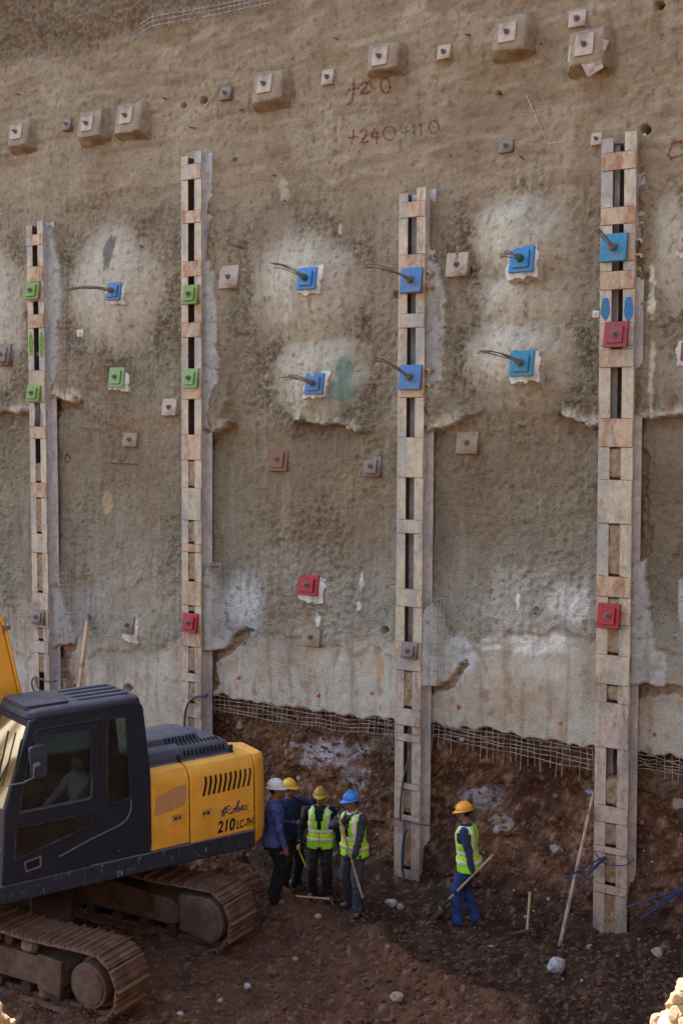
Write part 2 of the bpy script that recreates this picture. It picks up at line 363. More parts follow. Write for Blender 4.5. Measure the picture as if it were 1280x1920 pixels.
def wall_cols(t, z, R):
    h, X, Y, Xw, Yw, dome, ring, lo, up, soil, fil, low2, lump, led, below, soft, pit = R
    n = len(t); big = fb(t * .5, z * .5, 41, 4); med = fb(t * 2.4, z * 2.4, 42, 4); fine = fb(t * 9, z * 9, 43, 3)
    c = np.zeros((n, 3))
    ys = [-200, 120, 380, 560, 760, 830, 1000, 1080, 1190, 1225, 1330, 1500]
    cs = [(124, 104, 84), (130, 109, 86), (132, 114, 93), (135, 119, 101), (128, 112, 94), (121, 104, 85), (122, 108, 91), (132, 120, 106), (136, 125, 112), (162, 150, 137), (164, 151, 137), (158, 143, 127)]
    cl = np.array([lin(q) for q in cs]); yy = Yw + 55 * big
    for i in range(3): c[:, i] = np.interp(yy, ys, cl[:, i])
    def over(mask, rgb, k=1.0):
        m = np.clip(mask * k, 0, 1)[:, None]; c[:] = c * (1 - m) + lin(rgb)[None] * m
    over(ss(.05, .7, big), (112, 88, 64), .45)                                        # brown earth staining
    over(ss(.15, .8, -big), (146, 130, 110), .35)
    over(up * ss(.1, .7, fb(t * 1.0 + z * .3, z * 4.2 - t * .25, 44, 4)), (152, 132, 112), .5)   # pale smears of the float
    over(up * ss(.1, .7, fb(t * .9, z * 3.4, 45, 4)), (108, 84, 60), .45)
    over(soft, (157, 145, 130), .88); over(soft * ss(.2, .7, big), (166, 155, 141), .4)
    over(ring * ss(-.05, .35, lump), (164, 148, 128), .4); over(ring * ss(.0, .4, -lump), (100, 84, 66), .4)
    over(soil, (122, 102, 80), .7); over(soil * ss(.1, .5, fine), (146, 124, 102), .5); over(soil * ss(.1, .5, -fine), (90, 70, 54), .45)
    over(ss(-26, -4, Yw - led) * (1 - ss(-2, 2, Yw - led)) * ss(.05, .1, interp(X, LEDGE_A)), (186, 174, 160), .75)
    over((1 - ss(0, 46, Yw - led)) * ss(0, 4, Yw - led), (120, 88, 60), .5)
    # fresh pale spray low between the piles
    for cx, cy, rx, ry, rgb, a in [(1010, 1140, 125, 85, (160, 150, 140), .55), (1066, 1130, 42, 40, (190, 182, 180), .65), (990, 1208, 120, 18, (198, 190, 185), .75), (860, 1226, 46, 40, (172, 170, 172), .8),
                                   (448, 1140, 60, 70, (150, 148, 148), .8), (455, 1130, 30, 40, (178, 174, 172), .7), (160, 1150, 46, 60, (134, 130, 126), .7), (1245, 1180, 60, 110, (128, 120, 110), .7),
                                   (30, 1180, 70, 60, (150, 132, 112), .6), (700, 1150, 70, 60, (134, 124, 112), .5), (1240, 1010, 70, 160, (104, 88, 70), .7), (640, 950, 160, 90, (122, 100, 74), .5),
                                   (430, 770, 60, 90, (118, 98, 76), .5), (500, 1285, 90, 40, (168, 152, 138), .5), (980, 1320, 110, 50, (150, 122, 96), .45), (640, 720, 60, 50, (128, 130, 118), .4), (300, 700, 80, 50, (122, 124, 106), .35)]:
        r = np.sqrt(((Xw - cx) / rx) ** 2 + ((Yw - cy) / ry) ** 2) + .22 * med + .12 * fine
        over(1 - ss(.7, 1.1, r), rgb, a)
    over(pit, (132, 104, 80), .85); over(pit * ss(.0, .4, fine), (104, 78, 58), .6)
    over(fil, (162, 160, 160), .85); over(fil * ss(.1, .5, med), (140, 136, 132), .6)
    # rust runs and earth splashes on the smooth foot of the wall
    rr = fb(t * 2.1, z * 1.3, 46, 5); over(lo * ss(.18, .5, rr), (150, 118, 88), .4); over(lo * ss(.46, .7, fb(t * 5, z * 4, 47, 4)), (124, 90, 64), .5)
    over(ss(.42, .62, fine) * (1 - lo), (84, 68, 52), .5)
    over(ss(.25, .6, fb(t * 7, z * .7, 48, 4)) * (1 - up) * (1 - soft), (104, 90, 74), .35)           # thin water runs
    over(ss(.45, .7, fb(t * 4, z * .5, 49, 3)) * ss(700, 900, Y), (150, 138, 122), .3)
    # marks with a place of their own
    def blot(cx, cy, rx, ry, rgb, a=1.0, rag=.35):
        r = np.sqrt(((X - cx) / rx) ** 2 + ((Y - cy) / ry) ** 2) + rag * med + rag * .6 * fine; over(1 - ss(.75, 1.05, r), rgb, a)
    blot(655, 690, 16, 22, (84, 110, 98), .8); blot(648, 738, 26, 22, (88, 112, 104), .8); blot(662, 712, 6, 26, (96, 116, 106), .6)
    blot(217, 478, 10, 34, (78, 72, 68), .8, .5); blot(168, 622, 6, 9, (96, 130, 70), .0)
    blot(972, 1128, 5, 22, (205, 196, 180), .9, .3); blot(678, 1092, 4, 22, (205, 198, 190), .7, .3); blot(676, 1136, 4, 8, (205, 198, 190), .7, .3)
    blot(1222, 540, 7, 50, (214, 202, 184), .9, .5); blot(1222, 700, 5, 70, (196, 180, 160), .7, .6); blot(530, 360, 10, 26, (176, 160, 138), .6, .5); blot(598, 1162, 3, 12, (216, 208, 200), .9, .3)
    blot(1276, 1120, 5, 50, (180, 176, 172), .7, .4); blot(250, 1205, 8, 20, (216, 206, 196), .0); blot(710, 1250, 8, 24, (168, 122, 80), .7, .4)
    blot(200, 946, 10, 22, (168, 140, 110), .6); blot(640, 430, 4, 18, (200, 184, 150), .7, .4); blot(172, 628, 5, 16, (104, 128, 84), .6, .4)
    for (x, y) in [(447, 1272), (697, 1300), (860, 1326), (1053, 1357), (1225, 1378), (596, 1305)]: blot(x, y, 4.2, 4.5, (150, 34, 40), .95, .12)
    over(ss(0, 3, h + .36) * 0, (0, 0, 0))
    g = c.mean(1, keepdims=True); c = g + (c - g) * .84
    return np.clip(c * ALB * np.array([.99, 1.015, .945]), 0, .8)
def axis(lo, a, b, hi, d, D):
    return np.concatenate([np.arange(lo, a, D), np.arange(a, b, d), np.linspace(b, hi, max(2, int((hi - b) / D)))])
WALL_TOP = 21.0
tg = axis(-19, -10.4, 4.9, 12, .027, .35); zg = axis(1.2, 1.95, 15.75, WALL_TOP, .027, .25)
TT, ZZ = np.meshgrid(tg, zg); tt, zz = TT.ravel(), ZZ.ravel()
R = wall_h(tt, zz, True)
V = np.stack([W0[0] + tt * WT[0] + R[0] * WN[0], W0[1] + tt * WT[1] + R[0] * WN[1], zz], 1)
grit = np.clip(.75 + .5 * R[6] - .6 * R[15] - .40 * R[7] - .35 * R[8] + .5 * R[9] - .3 * R[10] + .35 * fb(tt * .5, zz * .5, 131, 3), .10, 1.3)
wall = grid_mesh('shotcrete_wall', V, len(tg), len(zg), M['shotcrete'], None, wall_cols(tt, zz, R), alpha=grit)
tag(wall, 'tall sprayed concrete retaining wall, brown and pale grey, behind the steel piles', 'wall')

# ================================================================== terrain
def wall_d(x, y): return (x - W0[0]) * WN[0] + (y - W0[1]) * WN[1]            # metres out from the pile plane
EXC = Vector((-4.0, 16.82, 0.0))
def ground_z(x, y, detail=True):
    x = np.asarray(x, float); y = np.asarray(y, float)
    d = wall_d(x, y)
    f = -.79 * (x + .6) - .61 * (y - 19) + .35 * fb(x * .9, y * .9, 61, 3)
    z = -.07 + .40 * ss(.0, .75, f) - .10 * ss(2.2, 3.8, x) * ss(1.8, .2, d)
    fade = 1 - ss(9.5, 12.5, -y + 22)
    z = z + .20 * ss(-.1, .5, f) * ss(1.7, .6, f)
    z = z + .05 * fb(x * .8, y * .8, 62, 3) * (1 - .4 * fade)
    if detail: z = z + .075 * fb(x * 1.7, y * 1.7, 63, 4) + .03 * fb(x * 6, y * 6, 64, 3) + .03 * np.abs(fb(x * 15, y * 15, 65, 2))
    # rises against the foot of the wall, and behind it under the fill
    z = z + .28 * ss(.35, -.5, d)
    # bank the photographer stands on
    bank = ss(9.3, 2.3, y + .25 * fb(x * .7, y * .7, 66, 3)); z = z * (1 - bank) + bank * (5.55 + .06 * fb(x * 1.3, y * 1.3, 67, 3))
    return z
def gz(x, y): return float(ground_z(np.array([x]), np.array([y]))[0])
M['ground'] = attr_mat('pit_soil', 30, .9, .03, .3)
gx = axis(-70, -4.2, 5.6, 70, .042, 1.6); gy = axis(-70, 13.7, 21.6, 40, .042, 1.2)
gy = np.unique(np.concatenate([gy, np.arange(0, 13.6, .16)])); gx = np.unique(np.concatenate([gx, np.arange(-9, -4.3, .16), np.arange(5.7, 10, .16)]))
GX, GY = np.meshgrid(gx, gy); x_, y_ = GX.ravel(), GY.ravel()
G = np.stack([x_, y_, ground_z(x_, y_)], 1)
gc = np.zeros((len(x_), 3)); gc[:] = lin((78, 58, 46))
def gover(m, rgb, k=1.0):
    m = np.clip(m * k, 0, 1)[:, None]; gc[:] = gc * (1 - m) + lin(rgb)[None] * m
a1 = fb(x_ * .7, y_ * .7, 71, 4); a2 = fb(x_ * 3.5, y_ * 3.5, 72, 4); a3 = fb(x_ * 10, y_ * 10, 73, 3)
gover(ss(.0, .6, a1), (98, 68, 50), .7); gover(ss(.1, .6, -a1), (60, 48, 42), .7)
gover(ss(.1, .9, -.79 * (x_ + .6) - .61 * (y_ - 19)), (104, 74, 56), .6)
gover(ss(.35, -.6, -.79 * (x_ + .6) - .61 * (y_ - 19)), (58, 44, 36), .7)  # trench soil darkened, shade at the wall foot put into the colour
gover(ss(.2, .6, a2), (112, 82, 62), .45); gover(ss(.2, .6, -a2), (54, 42, 36), .5)
gover(ss(.45, .6, a3), (150, 124, 102), .55)
bk = ss(11, 7, y_); gover(bk, (122, 104, 84), .9); gover(bk * ss(0, .6, a1), (140, 120, 98), .6)
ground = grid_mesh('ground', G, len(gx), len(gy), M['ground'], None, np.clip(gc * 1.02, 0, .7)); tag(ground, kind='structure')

# raw earth face under the wall
def soil_w(t, z):
    k = np.clip(z / 2.5, 0, 1.1)
    w = -.16 - .40 * ss(.0, .55, k) + .14 * fb(t * .7, z * .9, 81, 3) + .10 * fb(t * 2.1, z * 2.4, 82, 4) + .035 * fb(t * 7, z * 7, 83, 3)
    w = w + .02 * np.abs(fb(t * 17, z * 17, 84, 2))
    w = w - .22 * np.exp(-((t - 2.2) / .8) ** 2 - ((z - 1.75) / .45) ** 2)              # hollow left of the last pile
    w = w - .25 * ss(2.35, 2.62, z)
    return np.minimum(w, -.07)
ts = axis(-19, -5.2, 4.9, 12, .03, .35); zs = np.concatenate([np.arange(-.6, 2.75, .03), np.array([2.9, 3.1])])
TT, ZZ = np.meshgrid(ts, zs); tt, zz = TT.ravel(), ZZ.ravel(); sw = soil_w(tt, zz)
V = np.stack([W0[0] + tt * WT[0] + sw * WN[0], W0[1] + tt * WT[1] + sw * WN[1], zz], 1)
SX, SY = pxof(tt, zz, -.4)
gc = np.zeros((len(tt), 3)); gc[:] = lin((92, 64, 48))
b1 = fb(tt * .8, zz * 1.0, 91, 4); b2 = fb(tt * 3, zz * 3.6, 92, 4); b3 = fb(tt * 9, zz * 9, 93, 3)
gover(ss(.0, .6, b1), (112, 74, 50), .7); gover(ss(.1, .7, -b1), (66, 48, 40), .7); gover(ss(.15, .6, b2), (134, 102, 76), .6); gover(ss(.2, .6, -b2), (50, 36, 30), .6)
gover(ss(.3, .55, b3), (160, 132, 104), .45)
def spatch(cx, cy, rx, ry, rgb, k):
    r = np.sqrt(((SX - cx) / rx) ** 2 + ((SY - cy) / ry) ** 2) + .45 * b2 + .3 * b3; gover(1 - ss(.6, 1.0, r), rgb, k)
spatch(610, 1415, 62, 34, (172, 160, 160), .9); spatch(655, 1460, 34, 26, (160, 148, 146), .8); spatch(896, 1500, 46, 26, (150, 142, 142), .85); spatch(930, 1545, 22, 18, (170, 152, 136), .7)
spatch(720, 1400, 50, 24, (142, 128, 112), .6); spatch(470, 1385, 60, 26, (140, 108, 80), .6); spatch(1240, 1470, 60, 26, (126, 108, 88), .6); spatch(1000, 1480, 90, 50, (74, 48, 36), .7)
gover(ss(.75, .1, zz), (58, 44, 38), .7)  # foot of the earth face painted darker to deepen the shade there
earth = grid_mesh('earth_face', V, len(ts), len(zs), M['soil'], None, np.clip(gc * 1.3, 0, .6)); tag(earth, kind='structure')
# terrain on top, behind the wall
mb = MB(); tl, tr = -60, 50
a, b, c, d = wp(tl, WALL_TOP - .05, -.25), wp(tr, WALL_TOP - .05, -.25), wp(tr, WALL_TOP + 2, -70), wp(tl, WALL_TOP + 2, -70)
mb.add([a, b, c, d], [(0, 1, 2, 3)])
# the cut continues as plain earth left and right of the sprayed length
for q0, q1 in ((-60, -18.9), (11.9, 50)):
    mb.add([wp(q0, -1, -.3), wp(q1, -1, -.3), wp(q1, WALL_TOP - .05, -.28), wp(q0, WALL_TOP - .05, -.28)], [(0, 1, 2, 3)])
# unseen earth wall added at right to block the sky on that side
mb.add([wp(14, -1, -.3), wp(15.5, WALL_TOP - .05, -.3), wp(15.5, WALL_TOP - .05, 32), wp(14, -1, 32)], [(0, 1, 2, 3)]); mb.add([wp(15.5, WALL_TOP - .05, -.3), wp(60, WALL_TOP, -.3), wp(60, WALL_TOP, 32), wp(15.5, WALL_TOP - .05, 32)], [(0, 1, 2, 3)])
hill = mb.build('hillside', pm('hill_earth', sr(104, 84, 64), .3, 1.5, .95, .8, 8, dist=.1)); tag(hill, kind='structure')
# ================================================================== soldier piles: two channels back to back, tied by batten plates
PILES = {}
_dab = {}
def dab(mt):
    if mt not in _dab:
        c = {'green': (.20, .34, .06), 'blue': (.06, .22, .42), 'teal': (.06, .24, .34)}[mt]
        _dab[mt] = spray('worn_%s_paint' % mt, c, .30, .58, .9)
    return _dab[mt]
def spray(name, c, lo=.32, hi=.58, top=.78):
    k = NT(name); k.t.nodes.remove(k.t.nodes['Principled BSDF']); k.b = k.n('BsdfPrincipled'); tr = k.n('BsdfTransparent'); mx = k.n('MixShader')
    f = k.ramp(k.noise(22, 6, .7), [(lo, (.05,) * 3), (hi, (top,) * 3)]); k.L(f, mx.inputs[0]); k.L(tr.outputs[0], mx.inputs[1]); k.L(k.b.outputs[0], mx.inputs[2])
    k.L(mx.outputs[0], k.t.nodes['Material Output'].inputs[0]); return k.fin(c, .9, 0, .1)
M['weld'] = pm('rusty_weld', sr(112, 76, 54), .4, 25, .85, .5, 60)
def pile(key, label, top, bot, slots, fills, rusty_above, low_below, depth=.27, brackets=(), paint=()):
    """top/bot: (left px, right px, y) of the front; slots/fills: y ranges in px where the gap shows"""
    (tl, zt), (tr, _) = P(top[0], top[2]), P(top[1], top[2]); (bl, zb0), (br, _) = P(bot[0], bot[2]), P(bot[1], bot[2])
    W = ((tr - tl) + (br - bl)) / 2; zb = -.7
    tcx = lambda z: (bl + br) / 2 + ((tl + tr) / 2 - (bl + br) / 2) * (z - zb0) / (zt - zb0)
    base = wp(tcx(0), 0, 0); root = empty('soldier_pile', base); tag(root, label, 'steel pile', 'steel piles of the retaining wall')
    L = lambda f, z, w: wp(tcx(z) + f, z, w) - base
    zy = lambda y: P((top[0] + top[1]) / 2, y)[1]
    gap = W * .33; wf = (W - gap) / 2; th = .016
    zsp = zy(low_below)
    def bar(mb, f0, f1, w0, w1, za, zb_, m):
        vs = [L(f, z, w) for z in (za, zb_) for (f, w) in ((f0, w0), (f1, w0), (f1, w1), (f0, w1))]
        mb.add(vs, [(3, 2, 1, 0), (4, 5, 6, 7), (0, 1, 5, 4), (1, 2, 6, 5), (2, 3, 7, 6), (3, 0, 4, 7)], m)
    for sgn, dz in ((-1, -.06), (1, 0)):
        mb = MB()
        for za, zz_, m in ((zb, zsp, 2), (zsp, zt + dz, 0)):
            o, i = sgn * W / 2, sgn * gap / 2; a, b = min(o, i), max(o, i)
            bar(mb, a, b, -th, 0, za, zz_, m)                                    # front flange
            wo = o - sgn * .06; wi = wo - sgn * .012
            bar(mb, min(wo, wi), max(wo, wi), -depth + th, -th, za, zz_, 1)      # web, just inside the flange lips
            wl = wi - sgn * .004; bar(mb, min(wi, wl), max(wi, wl), -depth + th, -th, za, zz_, 3)  # dark liner on the web's inner face, painted slot shade
            bar(mb, a - (.0 if sgn > 0 else .03), b + (.03 if sgn > 0 else .0), -depth, -depth + th, za, zz_, 1)   # rear flange, a little wider
        mb.build('channel', [M['pile'], M['pile_web'], M['pile_low'], M['pile_shade']], root)
    # battens fill every stretch that is not a slot
    sl = sorted(slots + fills); ys = top[2] + 12; ends = []
    cur = None
    for (a, b) in sl:
        if cur is not None and a - cur > 8: ends.append((cur, a))
        cur = b if cur is None else max(cur, b)
    for (a, b) in ends:
        n = max(1, round((b - a) / 62)); st = (b - a) / n
        for q in range(n):
            za, zz_ = zy(a + q * st + (1.0 if q else 0)), zy(a + (q + 1) * st - (1.0 if q < n - 1 else 0)); mb = MB(); e = random.uniform(-.003, .003)
            bar(mb, -W / 2 + .006 + e, W / 2 - .006 + e, .001, .010, zz_, za, 0)
            mt = M['pile_low'] if a > low_below else (M['pile_rust'] if (a < rusty_above and random.random() < .85) else random.choice([M['pile'], M['pile'], M['pile_rust']]))
            mb.build('batten_plate', mt, root, bevel=.004, seg=1)
            for zs_ in (za, zz_):
                mb = MB(); mb.tube([L(-W / 2 + .02 + e + (W - .04) * i_ / 5, zs_ + random.uniform(-.004, .004), .003) for i_ in range(6)], .0065, 5); mb.build('weld_seam', M['weld'], root)
    for (a, b) in fills:                                                         # earth and mortar packed in the gap
        za, zz_ = zy(b), zy(a); nz = max(4, int((zz_ - za) / .035)); nf = 7; mb = MB(); vs = []; fs = []
        for j in range(nz + 1):
            z = za + (zz_ - za) * j / nz
            for i in range(nf):
                f = -gap / 2 + gap * i / (nf - 1); edge = 1 if 0 < i < nf - 1 else .6
                w = -.012 + .03 * float(fb(np.array([f * 9 + base.x]), np.array([z * 8]), 101, 3)[0]) * edge - (.16 if j in (0, nz) else 0)
                vs.append(L(f, z, min(w, -.003)))
        fs = [(j * nf + i, j * nf + i + 1, (j + 1) * nf + i + 1, (j + 1) * nf + i) for j in range(nz) for i in range(nf - 1)]
        mb.add(vs, fs); mb.build('slot_fill', M['fill'], root, smooth='all')
    for y in brackets:                                                           # stub channels welded to the pile side behind an anchor
        for dy in (-14, 14):
            z = zy(y + dy); mb = MB(); bar(mb, W / 2 - .059, W / 2 + .085, -.15, -.03, z - .012, z + .012, 0); bar(mb, W / 2 + .06, W / 2 + .085, -.15, -.03, z - .045, z - .0125, 0)
            mb.build('bracket', M['pile_rust'], root)
    for (y0, y1, side, mt) in paint:                                             # dabs of paint on the flange
        zc, hh = (zy(y0) + zy(y1)) / 2, abs(zy(y0) - zy(y1)) / 2; f0 = side * (gap / 2 + wf / 2); mb = MB()
        ring = []
        for q in range(18):
            an = 2 * math.pi * q / 18; k = 1 + .07 * math.sin(5 * an + y0) + .06 * math.sin(9 * an)
            ring.append((f0 + math.cos(an) * wf * .40 * k, zc + math.sin(an) * hh * k))
        mb.prism(ring, lambda u, v, k: L(u, v, k), .001, .003); mb.build('paint_dab', dab(mt), root)
    PILES[key] = (root, tcx, W)
    return root
pile('p1', 'leftmost and thinnest looking steel pile, green plates on it', (50, 80, 417), (63, 93, 1240),
     [(417, 440), (460, 500), (528, 540), (565, 590), (615, 695), (755, 800), (822, 862)], [(866, 905), (932, 1000), (1035, 1110), (1175, 1200), (1222, 1262)], 700, 1105, paint=[(622, 668, -1, 'green'), (622, 672, 1, 'green')])
pile('p2', 'steel pile with two green plates, rising just behind the excavator cab', (340, 377, 288), (341, 378, 1300),
     [(288, 308), (336, 395), (418, 490), (518, 538), (570, 605), (632, 692), (748, 815)], [(862, 915), (975, 1020), (1035, 1090), (1135, 1150), (1212, 1262), (1278, 1318), (1345, 1400)], 560, 1190)
pile('p3', 'middle steel pile with two blue plates, right of the group of workers', (748, 798, 356), (738, 786, 1630),
     [(356, 378), (407, 477), (550, 588), (614, 688), (745, 820), (895, 975), (1000, 1105), (1138, 1205), (1362, 1378), (1392, 1470)], [(1258, 1330), (1482, 1530), (1540, 1632), (1650, 1700)], 520, 1240, brackets=(525, 707))
pile('p4', 'rightmost and widest steel pile with one blue and two red plates', (1127, 1193, 253), (1111, 1174, 1700),
     [(253, 285), (318, 388), (420, 440), (490, 508), (542, 606), (648, 655), (688, 785), (1405, 1460)], [(838, 900), (982, 1082), (1120, 1150), (1172, 1230), (1285, 1320), (1461, 1515), (1546, 1592), (1604, 1664), (1680, 1780)], 850, 1235, brackets=(465,),
     paint=[(556, 600, -1, 'blue'), (556, 604, 1, 'blue'), (614, 640, -1, 'teal')])

# ================================================================== anchors
TILT = math.radians(10)
def frame(pos, tilt=TILT, roll=0.0):
    y = (N3 * math.cos(tilt) + Z3 * math.sin(tilt)).normalized(); x = -T3; z = x.cross(y)
    m = Matrix((x, y, z)).transposed().to_4x4()
    if roll: m = m @ Matrix.Rotation(roll, 4, 'Y')
    m.translation = pos; return m
def anchor_root(name, px, py, w=None, tilt=TILT, roll=0.0):
    if w is None:
        t, z = P(px, py, -.3); hh = [h1(t + a, z + b) for a in (-.1, 0, .1) for b in (-.1, 0, .1)]; w = float(np.median(hh)); t, z = P(px, py, w); w = max(w, h1(t, z) - .01)
    t, z = P(px, py, w); r = empty(name); r.matrix_world = frame(wp(t, z, w), tilt, roll); r.rotation_mode = 'XYZ'
    return r, t, z, w
def msize(px, py, w, h, pw):
    a = P(px - w / 2, py, pw)[0]; b = P(px + w / 2, py, pw)[0]; c = P(px, py - h / 2, pw)[1]; d = P(px, py + h / 2, pw)[1]
    return abs(b - a), abs(c - d)
def rag_slab(sx, sz, y0, y1, rag=.12, n=28, seed=0):
    rnd = random.Random(seed); ring = []; wk = 0.0
    for q in range(n):
        an = 2 * math.pi * (q + .5) / n; k = 1 / max(abs(math.cos(an)), abs(math.sin(an))); wk = .55 * wk + rnd.uniform(-rag, rag); k *= 1 + wk * .75
        ring.append((math.cos(an) * k * sx / 2, math.sin(an) * k * sz / 2))
    mb = MB(); mb.loft([[(u * 1.05, y0, v * 1.05) for u, v in ring], [(u, y1 * .7, v) for u, v in ring], [(u * .93, y1, v * .93) for u, v in ring]]); return mb
def nut(root, y, r=.035, mat='bolt', L=.05):
    mb = MB(); mb.cyl((0, y, 0), (0, y + .012, 0), r * 1.45, 14); mb.cyl((0, y + .012, 0), (0, y + .012 + L * .6, 0), r, 6); mb.cyl((0, y + .012 + L * .6, 0), (0, y + .03 + L, 0), r * .5, 8)
    mb.build('nut', M[mat], root)
def plate_anchor(px, py, w, h, label, mat='plate_dusty', on=None, second=True, strands=None, rim=None, head=None, roll=0, tilt=TILT, group='anchor plates', nutmat='bolt'):
    r, t, z, pw = anchor_root('anchor', px, py, on, tilt, roll); sx, sz = msize(px, py, w, h, pw)
    tag(r, label, 'anchor', group)
    y = .0
    if rim:
        mb = rag_slab(sx * rim[0], sz * rim[1], -.16, .008, .17, 44, int(px)); o = mb.build('grout_rim', M['rim'], r); o.location = (-rim[2] * sx, 0, rim[3] * sz)
    base = -.06 if on is None else 0
    mb = MB(); mb.box((0, (base + .045) / 2, 0), (sx, .045 - base, sz)); mb.build('bearing_plate', M[mat], r, bevel=.008); y = .045
    if second:
        mb = MB(); mb.box((0, y + .0185, -.005), (sx * .66, .035, sz * .66)); mb.build('wedge_plate', M[mat], r, bevel=.006); y += .036
    if strands:
        hm = M[head or 'bolt']; mb = MB(); mb.cyl((0, y, 0), (0, y + .075, 0), min(sx * .15, .06), 16); mb.cyl((0, y + .075, 0), (0, y + .095, 0), min(sx * .11, .045), 16); mb.build('anchor_head', hm, r); y += .08
        # strand tips: aimed from photo pixels
        dx, dy, spread, n = strands; rnd = random.Random(int(px * 7 + py)); inv = r.matrix_world.inverted()
        # distance out of the wall that makes the bundle end at the wanted pixel column
        best = min((abs(pxof(t, z, pw + q)[0] - (px + dx)), q) for q in np.linspace(.1, 2.6, 120))[1]
        tip = wp(*P(px + dx, py + dy, pw + best), pw + best); tipl = inv @ tip
        for q in range(n):
            a = 2 * math.pi * q / n; st = Vector((math.cos(a) * .026, y - .02, math.sin(a) * .026))
            ln = rnd.uniform(.82, 1.02); en = Vector((tipl.x, tipl.y, tipl.z)) * ln + Vector((rnd.uniform(-1, 1), 0, rnd.uniform(-1, 1))) * spread
            mid = st.lerp(en, .5) + Vector((rnd.uniform(-.02, .02), 0, rnd.uniform(.02, .06) * (tipl.y))); mid1 = st.lerp(mid, .5) + Vector((0, 0, .008)); mid2 = mid.lerp(en, .5) + Vector((0, 0, .02))
            mb = MB(); mb.tube([st, mid1, mid, mid2, en], .0078, 6); mb.build('strand', M['strand'], r, smooth=True)
    else:
        nut(r, y, mat=nutmat, r=min(.035, sx * .13))
    return r
def block_anchor(px, py, bw, bh, plx, ply, pw_, ph_, label, seed, mat='plate_dusty', group='concrete anchor pads', fall=None):
    r, t, z, pw = anchor_root('anchor_pad', px, py); sx, sz = msize(px, py, bw, bh, pw); tag(r, label, 'anchor pad', group)
    rnd = random.Random(seed); e = lambda: rnd.uniform(-.045, .045)
    ringb = [(-1, -1), (-.3, -1.04), (.4, -1.0), (1, -1), (1.03, -.3), (1, .4), (1, 1), (.3, 1.03), (-.4, 1.0), (-1, 1), (-1.02, .3), (-1, -.4)]
    D = .19
    mb = MB(); mb.loft([[(a * sx * .56 + e(), -.2, b * sz * .56 + e()) for a, b in ringb], [(a * sx * .53 + e(), .02, b * sz * .53 + e()) for a, b in ringb], [(a * sx * .44 + e() * .5, D - .02, b * sz * .45 + e() * .5) for a, b in ringb], [(a * sx * .40 + e() * .4, D, b * sz * .41 + e() * .4) for a, b in ringb]])
    mb.build('concrete_pad', M['concrete'], r, bevel=.005)
    a = P(px, py, pw); b = P(plx, ply, pw); ox, oz = -(b[0] - a[0]), b[1] - a[1]; qx, qz = msize(plx, ply, pw_, ph_, pw)
    oz *= .9
    # the pad stands proud, so the plate sits a little to the photo's left through parallax already; keep it on the pad
    ox = max(-sx * .12, min(sx * .12, ox * .4)); 
    mb = MB(); mb.box((ox, D + .016, oz * .6), (qx, .034, qz)); mb.build('bearing_plate', M[mat], r, bevel=.006)
    mb = MB(); c = (ox, D + .033, oz * .6); mb.cyl(c, (ox, D + .05, c[2]), .045, 14); mb.cyl((ox, D + .05, c[2]), (ox, D + .085, c[2]), .03, 6); mb.cyl((ox, D + .085, c[2]), (ox, D + .13, c[2]), .018, 8); mb.build('nut', M['bolt'], r)
    if fall:
        for (fx, fz, fw, fh, ro) in fall:
            mb = MB(); mb.box((fx, D - .02, fz), (fw, .03, fh), Matrix.Rotation(ro, 3, 'Y')); mb.build('loose_plate', M[mat], r, bevel=.005)
    return r
# upper row, left to right
block_anchor(48, 256, 42, 56, 43, 253, 20, 28, 'concrete anchor pad at the left end of the upper row', 1)
block_anchor(182, 239, 48, 58, 174, 240, 20, 28, 'second concrete anchor pad from the left in the upper row', 2)
block_anchor(254, 228, 52, 64, 246, 222, 22, 30, 'third concrete anchor pad from the left in the upper row', 3)
block_anchor(514, 168, 60, 64, 503, 165, 26, 34, 'concrete anchor pad above and right of the second pile', 4)
block_anchor(728, 114, 60, 54, 720, 118, 28, 34, 'concrete anchor pad just above the red painted number +20', 5)
block_anchor(965, 71, 68, 74, 957, 72, 32, 38, 'large square concrete anchor pad high on the wall, upper right', 6)
block_anchor(1108, 98, 74, 76, 1101, 92, 34, 42, 'broken anchor pad with a loose tilted plate below it, upper right', 7, fall=[(-.12, -.29, .26, .24, .5), (.20, -.06, .14, .26, 0), (-.24, -.0, .16, .14, -.3)])
for (x, y, w, h, lab) in [(128, 234, 15, 24, 'smallest anchor plate between the two leftmost concrete pads'), (425, 176, 20, 26, 'small anchor plate above the second pile, alone on the tan wall'),
                          (616, 146, 22, 30, 'small anchor plate halfway between two pads, left of the red +20'), (834, 99, 24, 28, 'small anchor plate between the +20 pad and the large upper right pad'),
                          (1083, 37, 32, 32, 'topmost anchor plate in the photo, above the broken pad'), (950, 275, 26, 26, 'lone small anchor plate above the right-hand blue plates'), (1119, 262, 20, 24, 'small plate half hidden behind the top of the rightmost pile')]:
    plate_anchor(x, y, w, h, lab, 'plate_grey' if x in (128, 425, 950) else 'plate_dusty', second=False, group='small upper anchor plates')
